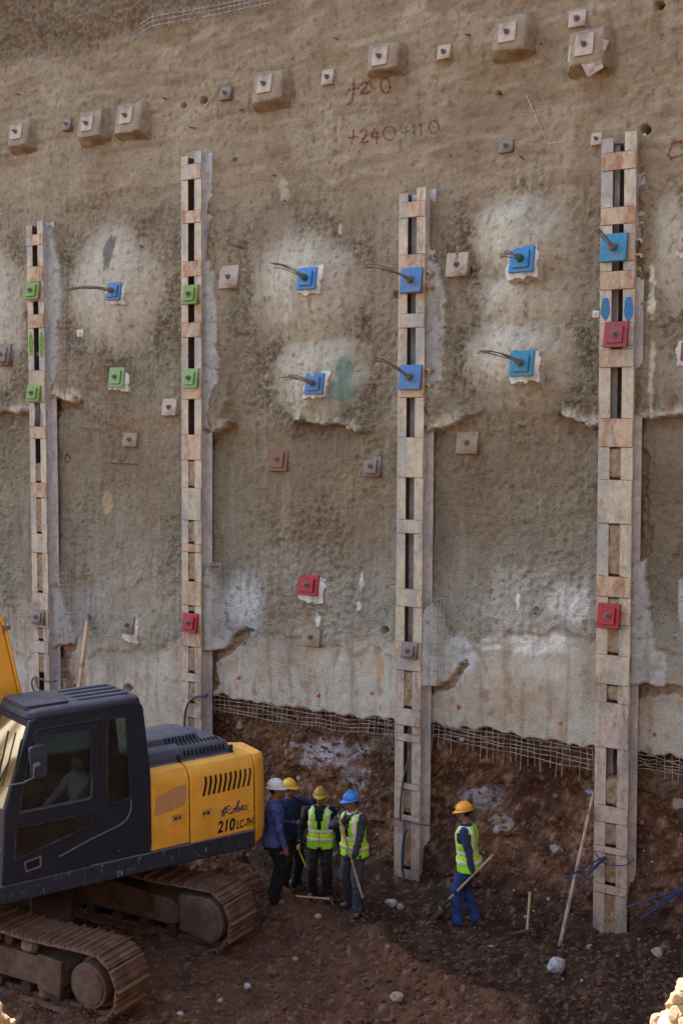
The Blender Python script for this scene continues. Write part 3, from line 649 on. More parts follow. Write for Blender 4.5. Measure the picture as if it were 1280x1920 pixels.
# grey plates in the field
for (x, y, w, h, lab, mt) in [(431, 520, 34, 44, 'beige plate with a nut just right of the second pile', 'plate_dusty'), (858, 497, 40, 46, 'beige plate with a round nut right of the middle pile', 'plate_dusty'),
                              (877, 831, 40, 42, 'mortar covered plate right of the middle pile under the ledge', 'concrete'), (699, 875, 32, 40, 'brown grey plate left of the middle pile, under the ledge', 'plate_grey'),
                              (524, 862, 34, 44, 'reddish brown plate on the rough wall, between the second and middle piles', 'redbrown'), (320, 764, 26, 32, 'dusty plate just left of the second pile', 'plate_dusty'),
                              (8, 666, 26, 42, 'grey plate cut by the left edge of the photo', 'plate_grey'), (246, 825, 26, 26, 'mortar covered anchor stub between the first two piles', 'concrete'),
                              (585, 1195, 34, 34, 'grey mortar covered anchor stub below the red wall plate', 'concrete')]:
    plate_anchor(x, y, w, h, lab, mt, second=(mt == 'plate_grey' or mt == 'redbrown'), group='unpainted anchor plates')
plate_anchor(242, 1172, 22, 32, 'grey plate in a torn white grout patch above the excavator', 'plate_grey', second=False, rim=(1.5, 1.45, .18, -.22), group='unpainted anchor plates')
# painted plates on the wall
S = 'blue strand anchors on the wall'
plate_anchor(216, 547, 25, 34, 'blue wall plate with long strands pointing left, between the first two piles', 'blue2', strands=(-96, -3, .02, 5), rim=(1.36, 1.25, .06, -.05), group=S)
plate_anchor(577, 523, 34, 42, 'upper blue plate in white rim, between the second and middle piles', 'blue', strands=(-74, -31, .05, 4), rim=(1.30, 1.30, .06, -.06), head='headgreen', group=S)
plate_anchor(591, 720, 34, 40, 'lower blue plate near the teal paint marks', 'blue2', strands=(-66, -13, .05, 4), rim=(1.28, 1.26, .05, -.05), group=S)
plate_anchor(979, 487, 45, 50, 'bright blue plate in white rim on the smooth dome left of the rightmost pile', 'blue', strands=(-44, -9, .06, 4), rim=(1.24, 1.28, .02, -.04), head='headgreen', group=S)
plate_anchor(979, 682, 44, 49, 'teal blue plate under the bright blue one, strands sweeping left', 'teal', strands=(-84, -18, .05, 4), rim=(1.2, 1.22, .14, -.08), group=S)
plate_anchor(221, 708, 28, 38, 'pale green plate on the wall between the first two piles', 'palegreen', rim=(1.22, 1.12, .14, -.06), group='green plates')
plate_anchor(579, 1097, 38, 38, 'dark red plate in a white rim on the wall, left of the middle pile', 'red', rim=(1.34, 1.42, .1, -.08), group='red plates')
# on the piles
K = .024
plate_anchor(63, 546, 25, 33, 'upper green plate on the leftmost pile', 'green', on=K, group='green plates')
plate_anchor(65, 738, 24, 31, 'lower green plate on the leftmost pile', 'green', on=K, group='green plates')
plate_anchor(74, 1157, 21, 29, 'small grey brown plate low on the leftmost pile', 'plate_grey', on=K, second=True, group='unpainted anchor plates')
plate_anchor(359, 553, 27, 37, 'upper green plate on the second pile', 'green', on=K, group='green plates')
plate_anchor(359, 710, 27, 37, 'lower green plate on the second pile', 'palegreen', on=K, group='green plates')
plate_anchor(358, 1168, 27, 36, 'red plate on the second pile, above the excavator', 'red', on=K, group='red plates')
plate_anchor(772, 526, 40, 48, 'upper blue plate on the middle pile with strands pointing up left', 'blue2', on=K, second=False, strands=(-96, -28, .06, 4), group='blue strand anchors on the piles')
plate_anchor(770, 708, 41, 47, 'lower blue plate on the middle pile', 'blue2', on=K, second=False, strands=(-76, -38, .05, 4), group='blue strand anchors on the piles')
plate_anchor(768, 1220, 30, 31, 'bare rusty grey plate low on the middle pile', 'plate_grey', on=K, second=True, group='unpainted anchor plates')
plate_anchor(1151, 465, 49, 54, 'blue plate near the top of the rightmost pile', 'teal', on=K, second=False, strands=(-38, -36, .03, 4), group='blue strand anchors on the piles')
plate_anchor(1155, 628, 44, 49, 'faded red plate on the rightmost pile, blue paint above it', 'dullred', on=K, group='red plates')
plate_anchor(1141, 1155, 42, 47, 'bright red plate low on the rightmost pile', 'red', on=K, group='red plates')
plate_anchor(1290, 660, 26, 34, 'red plate in white grout cut by the right edge of the photo', 'dullred', rim=(1.7, 1.5, 0, 0), group='red plates')
plate_anchor(1284, 452, 22, 40, 'upper plate in white grout cut by the right edge', 'plate_dusty', second=False, rim=(1.7, 1.6, .1, 0), group='unpainted anchor plates')
# small square survey targets stuck to the wall
for (x, y, s, lab) in [(152, 625, 12, 'small white survey target right of the leftmost pile'), (1117, 589, 12, 'small cream survey target at the left side of the rightmost pile')]:
    r, t, z, w_ = anchor_root('survey_target', x, y, None if x < 500 else -.05, 0); sx, sz = msize(x, y, s, s * 1.1, w_); tag(r, lab, 'survey target')
    mb = MB(); mb.box((0, .01, 0), (sx, .024, sz)); mb.build('target_plate', M['rim'], r, bevel=.004)
    mb = MB(); mb.box((0, .0235, 0), (sx * .45, .003, sz * .45)); mb.build('target_centre', M['plate_dusty'], r)
# rebar stubs
for (x, y, L_) in [(40, 178, .10), (313, 186, .12), (272, 465, .1), (455, 464, .2), (884, 66, .12), (1012, 80, .1), (455, 206, .1), (512, 328, .12), (365, 240, .14), (530, 375, .1), (980, 298, .16), (1258, 1130, .1), (182, 1175, .14), (1005, 1152, .1), (900, 530, .1), (635, 75, .12)]:
    t, z = P(x, y, -.3); w_ = h1(t, z); a = wp(t, z, w_ - .05); b = wp(t + random.uniform(-.05, .05), z + random.uniform(-.03, .05), w_ + L_)
    mb = MB(); mb.cyl(a, b, .016 if L_ < .18 else .03, 8, 0, .013); mb.build('rebar_stub', M['bolt'], wall)

# ================================================================== hand painted figures on the wall
def stroke(lines, mat, width=.016):
    mb = MB()
    for ln in lines:
        pts = []
        for i in range(len(ln) - 1):
            n = max(2, int(math.hypot(ln[i + 1][0] - ln[i][0], ln[i + 1][1] - ln[i][1]) / 2))
            for q in range(n): pts.append((ln[i][0] + (ln[i + 1][0] - ln[i][0]) * q / n, ln[i][1] + (ln[i + 1][1] - ln[i][1]) * q / n))
        pts.append(ln[-1]); tz = [P(x, y, -.28) for x, y in pts]
        ta, za = np.array([p[0] for p in tz]), np.array([p[1] for p in tz]); n = len(pts)
        dt = np.gradient(ta); dz = np.gradient(za); l = np.hypot(dt, dz) + 1e-9; nx, nz = -dz / l * width, dt / l * width
        wv = 1 + .3 * np.sin(np.arange(n) * 1.3)
        rows = [(ta + nx * k * wv, za + nz * k * wv) for k in (-1, 0, 1)]; hs = [np.maximum.reduce([wall_h(a + da, b + db) for da in (-.015, 0, .015) for db in (-.015, 0, .015)]) + .004 for a, b in rows]
        vs = [wp(rows[k][0][i], rows[k][1][i], hs[k][i]) for i in range(n) for k in range(3)]
        mb.add(vs, [(i * 3 + k, i * 3 + k + 1, i * 3 + k + 4, i * 3 + k + 3) for i in range(n - 1) for k in range(2)])
    return mb.build('painted_figure', mat, wall, fix=False)
red_p, blue_p = spray('red_spray_paint', (.22, .035, .03)), spray('blue_spray_paint', (.06, .09, .10))
def circ(cx, cy, rx, ry, n=16): return [(cx + rx * math.cos(2 * math.pi * i / n), cy + ry * math.sin(2 * math.pi * i / n)) for i in range(n + 1)]
stroke([[(649, 168), (673, 164)], [(661, 153), (658, 190), (651, 197)], [(674, 160), (681, 153), (687, 156), (684, 165), (672, 176), (679, 174), (694, 172)], [(690, 150), (694, 163)], circ(721, 160, 9, 14)], red_p, .017)
stroke([[(651, 259), (672, 256)], [(663, 243), (659, 272)], [(674, 248), (682, 242), (687, 247), (684, 256), (675, 267), (690, 265)], [(702, 240), (693, 256), (708, 256)], [(704, 246), (703, 270)], circ(727, 249, 11, 13)], red_p, .014)
stroke([[(750, 248), (768, 245)], [(759, 236), (758, 256)], [(771, 238), (776, 232), (775, 256)], [(782, 236), (788, 230), (788, 254)]], blue_p, .014)
stroke([circ(815, 239, 10, 12), [(813, 239), (817, 239)]], red_p, .012)
stroke([[(1280, 266), (1262, 268), (1253, 292), (1263, 302)], [(1258, 298), (1280, 292)]], red_p, .015)
stroke([[(113, 848), (112, 866)], circ(124, 860, 5, 7), [(121, 855), (126, 845)]], red_p, .016)
stroke([[(195, 868), (225, 869), (260, 872)]], blue_p, .014)
stroke([[(985, 178), (1000, 210), (1012, 240), (1024, 268)], [(1024, 268), (1060, 265)]], pm('chalk_line', sr(176, 156, 128), .2, 20), .008)

# ================================================================== wire mesh hanging below the wall
def mesh_strip(x0, x1, top, bot, label, drop=0.0, seed=0, w=-.33, spacing=.1, rows=5):
    rnd = random.Random(seed); xa = (x0 + x1) / 2; y0 = interp(xa, top); c0 = P(xa, float(y0), w); base = wp(c0[0], c0[1], w)
    root = empty('wire_mesh', base); tag(root, label, 'wire mesh', 'reinforcing mesh left hanging under the wall')
    ta, tb = P(x0, float(interp(x0, top)), w)[0], P(x1, float(interp(x1, top)), w)[0]; n = int((tb - ta) / spacing)
    xs = np.linspace(x0, x1, n + 1)
    def pt(x, y, dw=0):
        t, z = P(x, y, w); return wp(t, z, w + dw) - base
    for i, x in enumerate(xs):
        if rnd.random() < .12: continue
        yt = float(interp(x, top)) - 10; yb = float(interp(x, bot)) + (rnd.uniform(2, 14 + drop) if drop else rnd.uniform(-2, 3)); xo = rnd.uniform(-3, 3)
        mb = MB(); mb.tube([pt(x, yt), pt(x + xo * .4, (yt + yb) / 2, rnd.uniform(-.01, .015)), pt(x + xo, yb, rnd.uniform(0, .04))], .0058, 4); mb.build('wire', M['wire'], root)
    for k in range(rows):
        f = (k + .5) / rows; pts = []
        for q in range(13):
            x = x0 + (x1 - x0) * q / 12; yt, yb = float(interp(x, top)), float(interp(x, bot)); pts.append(pt(x, yt + (yb - yt) * f + rnd.uniform(-2.2, 2.2), .012 + rnd.uniform(-.02, .025)))
        mb = MB(); mb.tube(pts, .0058, 4); mb.build('wire', M['wire'], root)
mesh_strip(402, 738, [(400, 1300), (740, 1347)], [(400, 1334), (560, 1362), (660, 1376), (740, 1378)], 'long strip of bent wire mesh under the wall, left of the middle pile', 0, 1)
mesh_strip(812, 1110, [(812, 1352), (1110, 1400)], [(812, 1384), (950, 1412), (1110, 1448)], 'wire mesh strip with loose hanging wires between the middle and rightmost piles', 13, 2)
mesh_strip(1190, 1300, [(1190, 1410), (1300, 1428)], [(1190, 1442), (1300, 1458)], 'wire mesh strip under the wall right of the rightmost pile', 6, 3)
# scraps of mesh standing out of the fresh shotcrete beside the piles
for (x0, x1, y0, y1, lab, w_) in [(813, 832, 1120, 1250, 'scrap of wire mesh standing up beside the middle pile', -.13), (113, 130, 1072, 1172, 'scrap of wire mesh beside the leftmost pile', -.13), (398, 413, 1055, 1172, 'scrap of wire mesh beside the second pile', -.13), (112, 122, 520, 712, 'ladder of wire ends in the shotcrete beside the leftmost green plates', -.15)]:
    c0 = P((x0 + x1) / 2, y1, w_); base = wp(c0[0], c0[1], w_); root = empty('wire_mesh', base); tag(root, lab, 'wire mesh', 'scraps of mesh beside the piles')
    for q in range(4):
        x = x0 + (x1 - x0) * q / 3; a, b = P(x, y0 + random.uniform(-4, 4), w_), P(x, y1 + 25, w_); mb = MB(); mb.tube([wp(*a, w_) - base, wp(*b, w_) - base], .006, 4); mb.build('wire', M['wire'], root)
    nr = int((y1 - y0) / 9)
    for q in range(nr):
        y = y0 + 4 + (y1 - y0 + 16) * q / nr; a, b = P(x0 - 2, y, w_ + .012), P(x1 + 2, y - 2, w_ + .012); mb = MB(); mb.tube([wp(*a, w_ + .012) - base, wp(*b, w_ + .012) - base], .006, 4); mb.build('wire', M['wire'], root)
# the row of mesh along the top edge of the sprayed area
base = wp(*P(380, 25, -.22), -.22); root = empty('wire_mesh', base); tag(root, 'thin wire mesh fringe along the top edge of the sprayed wall, upper left', 'wire mesh')
for q in range(27):
    x = 268 + q * 9.5; y = float(interp(x, TOPSOIL)); a, b = P(x, y - 14, -.2), P(x + 1, y + 14, -.22); mb = MB(); mb.tube([wp(*a, -.2) - base, wp(*b, -.22) - base], .008, 4); mb.build('wire', M['wire'], root)
for dy in (-9, -1, 8):
    mb = MB(); mb.tube([wp(*P(x, float(interp(x, TOPSOIL)) + dy, -.19), -.19) - base for x in range(262, 530, 22)], .008, 4); mb.build('wire', M['wire'], root)

# ================================================================== hoses, strand bundles, poles
def px_tube(pts, r, w=None, n=8):
    """pts: (px, py, metres out from the pile plane)"""
    P3 = [wp(*P(x, y, w_), w_) for x, y, w_ in pts]; out = []
    for i in range(len(P3) - 1):                                                  # Catmull-Rom
        p0, p1, p2, p3 = P3[max(i - 1, 0)], P3[i], P3[i + 1], P3[min(i + 2, len(P3) - 1)]
        for q in range(6):
            s = q / 6; out.append(.5 * ((2 * p1) + (p2 - p0) * s + (2 * p0 - 5 * p1 + 4 * p2 - p3) * s * s + (3 * p1 - p0 - 3 * p2 + p3) * s ** 3))
    out.append(P3[-1]); mb = MB(); mb.tube(out, r, n); return mb
tag(px_tube([(346, 1372, .05), (347, 1340, .06), (354, 1318, .07), (368, 1306, .07), (384, 1306, .03), (389, 1303, -.1)], .022).build('hose', M['hose'], smooth=True), 'grey grout hose looped at the foot of the second pile', 'hose')
tag(px_tube([(66, 1300, .06), (60, 1282, .06), (66, 1270, .03), (92, 1278, .02), (108, 1276, -.1)], .018).build('hose', M['hose'], smooth=True), 'thin grey hose looped at the foot of the leftmost pile', 'hose')
tag(px_tube([(80, 1300, .05), (70, 1284, .06), (68, 1268, -.05)], .016).build('hose', M['hose'], smooth=True), 'short hose bending out of the leftmost pile slot', 'hose')
tag(px_tube([(768, 1398, -.1), (766, 1420, .01), (758, 1450, .03), (752, 1490, .03), (750, 1530, .02), (752, 1543, -.05)], .016).build('hose', M['hose'], smooth=True), 'pale grey hose hanging down the middle pile', 'hose')
tag(px_tube([(762, 1545, -.1), (759, 1560, .03), (755, 1590, .04), (754, 1625, .04), (758, 1648, .05)], .022).build('hose', M['bluestrand'], smooth=True), 'dark blue hose hanging at the foot of the middle pile', 'hose')
tag(px_tube([(737, 1533, .03), (750, 1540, .035), (765, 1543, .04), (788, 1546, .035), (805, 1548, -.2)], .008).build('tie_wire', M['bluestrand'], smooth=True), 'thin blue cord tied round the foot of the middle pile', 'cord')
tag(px_tube([(1113, 1596, .03), (1130, 1618, .035), (1150, 1622, .035), (1172, 1622, .03), (1186, 1612, -.2)], .008).build('tie_wire', M['bluestrand'], smooth=True), 'thin blue cord tied round the foot of the rightmost pile', 'cord')
def bundle(root_pt, ends, label):
    b = wp(*P(*root_pt), root_pt[2]); r = empty('strand_bundle', b); tag(r, label, 'strands', 'blue strand bundles at the foot of the wall')
    for e in ends:
        mb = px_tube([root_pt, ((root_pt[0] + e[0]) / 2, (root_pt[1] + e[1]) / 2 - 3, (root_pt[2] + e[2]) / 2), e], .011, 6); mb.v = [tuple(Vector(v) - b) for v in mb.v]; mb.build('strand', M['bluestrand'], r, smooth=True)
bundle((1142, 1603, -.1), [(1058, 1648, .8), (1072, 1640, .75), (1090, 1655, .6), (1100, 1638, .6), (1084, 1662, .7)], 'bundle of blue strands sticking out of the rightmost pile near the ground')
bundle((1310, 1660, -.1), [(1172, 1702, .55), (1200, 1722, .6), (1215, 1706, .6), (1240, 1690, .5)], 'bundle of blue strands lying at the right edge of the photo')
b0 = wp(*P(72, 760, .0), -.05); r = empty('strand_bundle', b0); tag(r, 'short grey strands hanging in the leftmost pile below the green plate', 'strands', 'strand ends')
for q in range(4):
    mb = px_tube([(64 + q * 3, 752, -.02), (68 + q * 2, 772, .03), (65 + q * 3.4, 798, .05)], .012, 6); mb.v = [tuple(Vector(v) - b0) for v in mb.v]; mb.build('strand', M['hose'], r, smooth=True)
# wooden pole behind the cab, steel bar against the last pile
tp = wp(*P(166, 1152, -.2), -.2); bt = on_floor(121, 1560, 0.0); bt.z = gz(bt.x, bt.y)
r = empty('wooden_pole', bt); tag(r, 'long pale wooden pole with dark tip leaning on the wall behind the cab', 'pole')
mb = MB(); mb.tube([Vector((0, 0, -.05)), (tp - bt) * .97], .042, 10); mb.build('shaft', M['wood'], r, smooth=True)
mb = MB(); mb.tube([(tp - bt) * .97, tp - bt], [.046, .04], 10); mb.build('tip', M['bolt'], r, smooth=True)
bt = on_floor(1048, 1763, -.05); bt.z = gz(bt.x, bt.y) - .03; tp = wp(*P(1112, 1486, -.06), -.06)
mb = MB(); mb.tube([bt, bt.lerp(tp, .5), tp], [.030, .026, .018], 8); o = mb.build('steel_bar', M['wire'], smooth=True); tag(o, 'long thin steel bar leaning against the rightmost pile', 'bar')
# ================================================================== excavator
def worn_paint(name, c, dust, rough=.42, scr=(.55, .55, .58), scr_amt=.5, dust_up=.5, blot=None):
    k = NT(name)
    col = k.ramp(k.noise(3, 6, .6), [(.3, mul(c, .85)), (.7, mul(c, 1.12))])
    if blot: col = k.mix(k.ramp(k.noise(1.6, 8, .7), [(.5, BW[0]), (.75, (.6,) * 3)]), col, blot)
    s = k.noise(16, 9, .75, (1, 1, .35)); col = k.mix(k.ramp(s, [(.70 - .05 * scr_amt, BW[0]), (.78 - .05 * scr_amt, BW[1])]), col, scr)
    g = k.n('NewGeometry'); sx = k.n('SeparateXYZ'); k.L(g.outputs['Normal'], sx.inputs[0])
    mr = k.n('MapRange'); mr.inputs[1].default_value = .35; mr.inputs[2].default_value = .95; mr.inputs[3].default_value = 0; mr.inputs[4].default_value = dust_up; k.L(sx.outputs[2], mr.inputs[0])
    dn = k.ramp(k.noise(7, 8, .7), [(.25, (.35,) * 3), (.75, BW[1])]); mm = k.n('Math', operation='MULTIPLY'); k.L(mr.outputs[0], mm.inputs[0]); k.L(dn, mm.inputs[1])
    col = k.mix(mm.outputs[0], col, dust)
    rg = k.ramp(k.noise(9, 6, .7), [(.3, (rough - .1,) * 3), (.7, (rough + .2,) * 3)])
    k.bump(k.noise(3.5, 3, .5), .05, .02)
    return k.fin(col, rg, 0, .4)
M['exc_yellow'] = worn_paint('excavator_yellow', (.78, .39, .045), sr(196, 158, 108), .5, (.50, .28, .06), .2, .35)
M['exc_faded'] = pm('faded_yellow_patch', (.50, .27, .12), .12, 10, .7, .05, 40)
M['exc_navy'] = worn_paint('excavator_navy', (.014, .018, .032), sr(138, 140, 156), .5, (.36, .36, .40), .7, .45)
M['exc_skirt'] = worn_paint('excavator_scraped_skirt', (.024, .029, .050), sr(120, 116, 120), .55, (.30, .32, .38), 2.4, .35)
M['exc_hood'] = worn_paint('excavator_hood', (.035, .043, .065), sr(134, 138, 150), .5, (.3, .3, .32), .1, .5)
M['exc_black'] = pm('black_gap', (.008, .008, .009), .2, 10, .8, .1)
M['exc_trim'] = pm('dusty_trim', sr(104, 104, 116), .2, 12, .6, .1)
M['rubber'] = pm('black_rubber', (.02, .02, .02), .3, 12, .7, .2, 50, dirt=sr(90, 76, 66), damt=.3)
M['track'] = pm('track_steel_muddy', sr(118, 96, 82), .3, 10, .6, .5, 40, dirt=sr(88, 62, 48), damt=.55, dscale=4.5, dist=.012)
M['trackframe'] = pm('track_frame_muddy', sr(104, 88, 76), .25, 8, .85, .5, 30, dirt=sr(84, 60, 46), damt=.6, dscale=3, dist=.012)
M['under'] = pm('undercarriage_dark', sr(52, 44, 40), .3, 8, .85, .5, 30, dirt=sr(74, 54, 42), damt=.6, dscale=3, dist=.012)
M['seat'] = pm('seat_fabric', (.02, .02, .022), .2, 14, .9, .3)
M['label'] = pm('yellow_sticker', sr(206, 184, 128), .15, 30, .6, 0)
def glass_mat(name, tint, rough=.05, alpha=.5, refl=.85):
    k = NT(name); k.t.nodes.remove(k.t.nodes['Principled BSDF']); gl = k.n('BsdfGlossy'); gl.inputs['Roughness'].default_value = rough; gl.inputs['Color'].default_value = (refl, refl * 1.05, refl * 1.05, 1)
    tr = k.n('BsdfTransparent'); tr.inputs['Color'].default_value = (*tint, 1); fr = k.n('Fresnel'); fr.inputs[0].default_value = 1.5
    ad = k.n('Math', operation='MULTIPLY_ADD'); ad.inputs[1].default_value = 1.1; ad.inputs[2].default_value = .03; k.L(fr.outputs[0], ad.inputs[0])
    mx = k.n('MixShader'); k.L(ad.outputs[0], mx.inputs[0]); k.L(tr.outputs[0], mx.inputs[1]); k.L(gl.outputs[0], mx.inputs[2])
    df = k.n('BsdfDiffuse'); df.inputs[0].default_value = (.22, .2, .17, 1); m2 = k.n('MixShader'); d = k.ramp(k.noise(5, 8, .7), [(.3, (.02,) * 3), (.8, (alpha,) * 3)]); k.L(d, m2.inputs[0])
    k.L(mx.outputs[0], m2.inputs[1]); k.L(df.outputs[0], m2.inputs[2]); k.L(m2.outputs[0], k.t.nodes['Material Output'].inputs[0]); return k.mat
M['glass'] = glass_mat('cab_glass', (.30, .42, .37), .04, .10)
M['glass_dark'] = glass_mat('cab_glass_tinted', (.16, .24, .20), .06, .12)
M['windshield'] = glass_mat('dusty_windshield', (.28, .34, .28), .12, .30, .45)

EG = gz(-4.0, 16.9) - .06
ex = empty('excavator', (EXC.x, EXC.y, EG), (0, 0, math.radians(36.87)), .953)
tag(ex, 'yellow and dark blue crawler excavator parked in front of the wall', 'excavator')
NY = -1.38                                                                # near side plane
side = lambda y0: (lambda u, v, k: (u, y0 + k, v))
# ---- undercarriage, turned against the house
TA = math.radians(-66.9); TM = Matrix.Rotation(TA, 4, 'Z')
def tm(mb): mb.v = [tuple(TM @ Vector(v)) for v in mb.v]; return mb
HALF, RW = 2.12, .38
def track_path(s):
    """position and tangent along the belt (x along, z up), belt middle line"""
    R_ = RW + .03; Ls = 2 * HALF; per = 2 * Ls + 2 * math.pi * R_; s %= per; zc = RW + .08
    if s < Ls:
        x = -HALF + s; sag = -.035 * math.sin(math.pi * s / Ls * 2) ** 2; return x, zc + R_ + sag, 0.0
    s -= Ls
    if s < math.pi * R_:
        a = s / R_; return HALF + R_ * math.sin(a), zc + R_ * math.cos(a), a
    s -= math.pi * R_
    if s < Ls: return HALF - s, zc - R_, math.pi
    s -= Ls; a = s / R_ + math.pi; return -HALF + R_ * math.sin(a), zc + R_ * math.cos(a), a
PER = 4 * HALF + 2 * math.pi * (RW + .03); NSH = 47
sh = MB(); pit = PER / NSH
sh.box((0, 0, .012), (pit * .97, .62, .024))
for gx0, gh in ((-.40, .075), (-.02, .048), (.32, .048)):
    sh.prism([(gx0 * pit - .016, .024), (gx0 * pit + .016, .024), (gx0 * pit + .007, gh), (gx0 * pit - .007, gh)], lambda u, v, k: (u, k, v), -.305, .305)
sh.box((0, .13, -.03), (pit * .9, .05, .06)); sh.box((0, -.13, -.03), (pit * .9, .05, .06))
sho = sh.build('track_shoe', M['track']); shme = sho.data; bpy.data.objects.remove(sho)
for sgn in (-1, 1):
    yt = sgn * 1.2; zc = RW + .08
    # frame: side beam with sloping top
    mb = MB(); mb.prism([(-1.75, .30), (-1.6, .62), (1.45, .62), (1.62, .52), (1.62, .30), (1.5, .24), (-1.6, .24)], lambda u, v, k: (u, k, v), yt - .23, yt + .23)
    trk = tm(mb).build('track', M['trackframe'], ex, bevel=.02)
    for i in range(NSH):
        x, z, a = track_path(i * pit); o = bpy.data.objects.new('track_shoe', shme); COL.objects.link(o); o.parent = trk
        m = TM @ Matrix.Translation((x, yt, z)) @ Matrix.Rotation(a, 4, 'Y'); j = random.uniform(-.02, .02)
        o.matrix_local = m @ Matrix.Rotation(j, 4, 'Y')
    out = yt - .27 * 1 if sgn < 0 else yt - .27
    # wheels
    for xe, nm in ((HALF, 'sprocket'), (-HALF, 'idler')):
        mb = MB(); mb.cyl((xe, yt - .10, zc), (xe, yt + .10, zc), RW - .05, 28); mb.cyl((xe, yt - .2, zc), (xe, yt + .2, zc), RW - .16, 24); tm(mb).build(nm, M['trackframe'], trk, smooth=True, bevel=.012)
    for q in range(7):
        x = -1.5 + q * .5; mb = MB(); mb.cyl((x, yt - .24, .17), (x, yt + .24, .17), .09, 14); mb.cyl((x, yt - .12, .17), (x, yt + .12, .17), .11, 14); tm(mb).build('roller', M['under'], trk, smooth=True)
    for x in (-.8, .7):
        mb = MB(); mb.cyl((x, yt - .22, .74), (x, yt + .22, .74), .07, 12); tm(mb).build('carrier_roller', M['under'], trk, smooth=True)
    if sgn < 0:
        mb = MB(); mb.cyl((HALF - .02, yt - .06, zc), (HALF - .02, yt - .29, zc), .285, 32); mb.cyl((HALF - .02, yt - .29, zc), (HALF - .02, yt - .305, zc), .235, 32); tm(mb).build('final_drive', M['trackframe'], trk, smooth=True, bevel=.012)
        mb = MB(); mb.prism([(1.25, .22), (1.62, .2), (1.66, .66), (1.25, .68)], lambda u, v, k: (u, k, v), yt - .285, yt - .232); tm(mb).build('end_bracket', M['trackframe'], trk, bevel=.012)
        for (x, z, s) in ((1.05, .72, .13), (.45, .70, .09), (1.3, .14, .08), (.1, .68, .1)):
            mb = MB(); rnd = random.Random(int(x * 100)); n = 8
            mb.loft([[(x + math.cos(2 * math.pi * k / n) * s * q * rnd.uniform(.8, 1.2), yt - .2 + math.sin(2 * math.pi * k / n) * s * q * .7, z + hz) for k in range(n)] for q, hz in ((.7, -.07), (1.1, -.02), (.9, .05), (.35, .09))]); tm(mb).build('mud_clod', M['track'], trk)
    else:
        # motor guard, a D of plate on the inner side of the far track
        ring = [(HALF - .42, zc - .22), (HALF - .42, zc + .30)] + [(HALF + .0 + .33 * math.sin(a), zc + .33 * math.cos(a)) for a in np.linspace(.0, math.pi * .86, 14)]
        mb = MB(); mb.prism(ring, lambda u, v, k: (u, k, v), yt - .34, yt - .1); tm(mb).build('motor_guard', M['trackframe'], trk, bevel=.02)
        ring2 = [(HALF + (u - HALF) * .84, zc + (v - zc) * .84) for u, v in ring]; mb = MB(); mb.prism(ring2, lambda u, v, k: (u, k, v), yt - .355, yt - .3405); tm(mb).build('guard_cover', M['trackframe'], trk, bevel=.008)
# cross frame and slew ring
mb = MB()
for sx_ in (-1, 1):
    for sy_ in (-1, 1):
        pts = [(sx_ * .30, sy_ * .15, .86, .34, .16), (sx_ * .7, sy_ * .62, .80, .30, .15), (sx_ * 1.05, sy_ * 1.0, .56, .26, .15)]
        rings = []
        for (x, y, z, w_, hh) in pts:
            d = Vector((-sy_, sx_, 0)).normalized() * w_; rings.append([Vector((x, y, z - hh)) - d, Vector((x, y, z - hh)) + d, Vector((x, y, z + hh)) + d * .9, Vector((x, y, z + hh)) - d * .9])
        mb.loft(rings)
mb.cyl((0, 0, .62), (0, 0, .98), .62, 28); tm(mb).build('cross_frame', M['under'], ex, bevel=.02)
mb = MB(); mb.cyl((0, 0, .98), (0, 0, 1.10), .66, 32); mb.build('slew_ring', M['under'], ex)
# ---- house platform and skirt
sk = [(-1.62, 1.10), (2.60, 1.06), (2.60, 1.325), (.90, 1.345), (-1.62, 1.36)]
mb = MB(); mb.prism(sk, lambda u, v, k: (u, k, v), NY, 1.38); mb.build('platform', M['exc_skirt'], ex, bevel=.03)
mb = MB(); mb.tube([(.0, NY - .004, 1.352), (.9, NY - .004, 1.342), (2.58, NY - .004, 1.322)], .011, 6); mb.build('skirt_trim', M['exc_trim'], ex)
# ---- engine housing: full-width profile, cut into two panels
def profile(zt, yn=NY + .012): return [(yn, 1.35), (yn, zt - .22), (yn + .025, zt - .13), (yn + .10, zt - .03), (yn + .24, zt), (-.3, zt), (-.1, zt - .08), (.3, zt - .5), (-yn - .03, zt - .66), (-yn, zt - .75), (-yn, 1.35)]
for (x0, x1) in ((.905, 1.512), (1.528, 2.585)):
    mb = MB(); mb.prism([(y, z - (.02 if z < 1.4 and x0 > 1.5 else 0)) for y, z in profile(2.49)], lambda u, v, k: (k, u, v), x0, x1); mb.build('engine_panel', M['exc_yellow'], ex, bevel=.014)
mb = MB(); mb.prism([(y * .985, 1.36 + (z - 1.36) * .985) for y, z in profile(2.49)], lambda u, v, k: (k, u, v), .92, 2.57); mb.build('engine_core', M['exc_black'], ex)
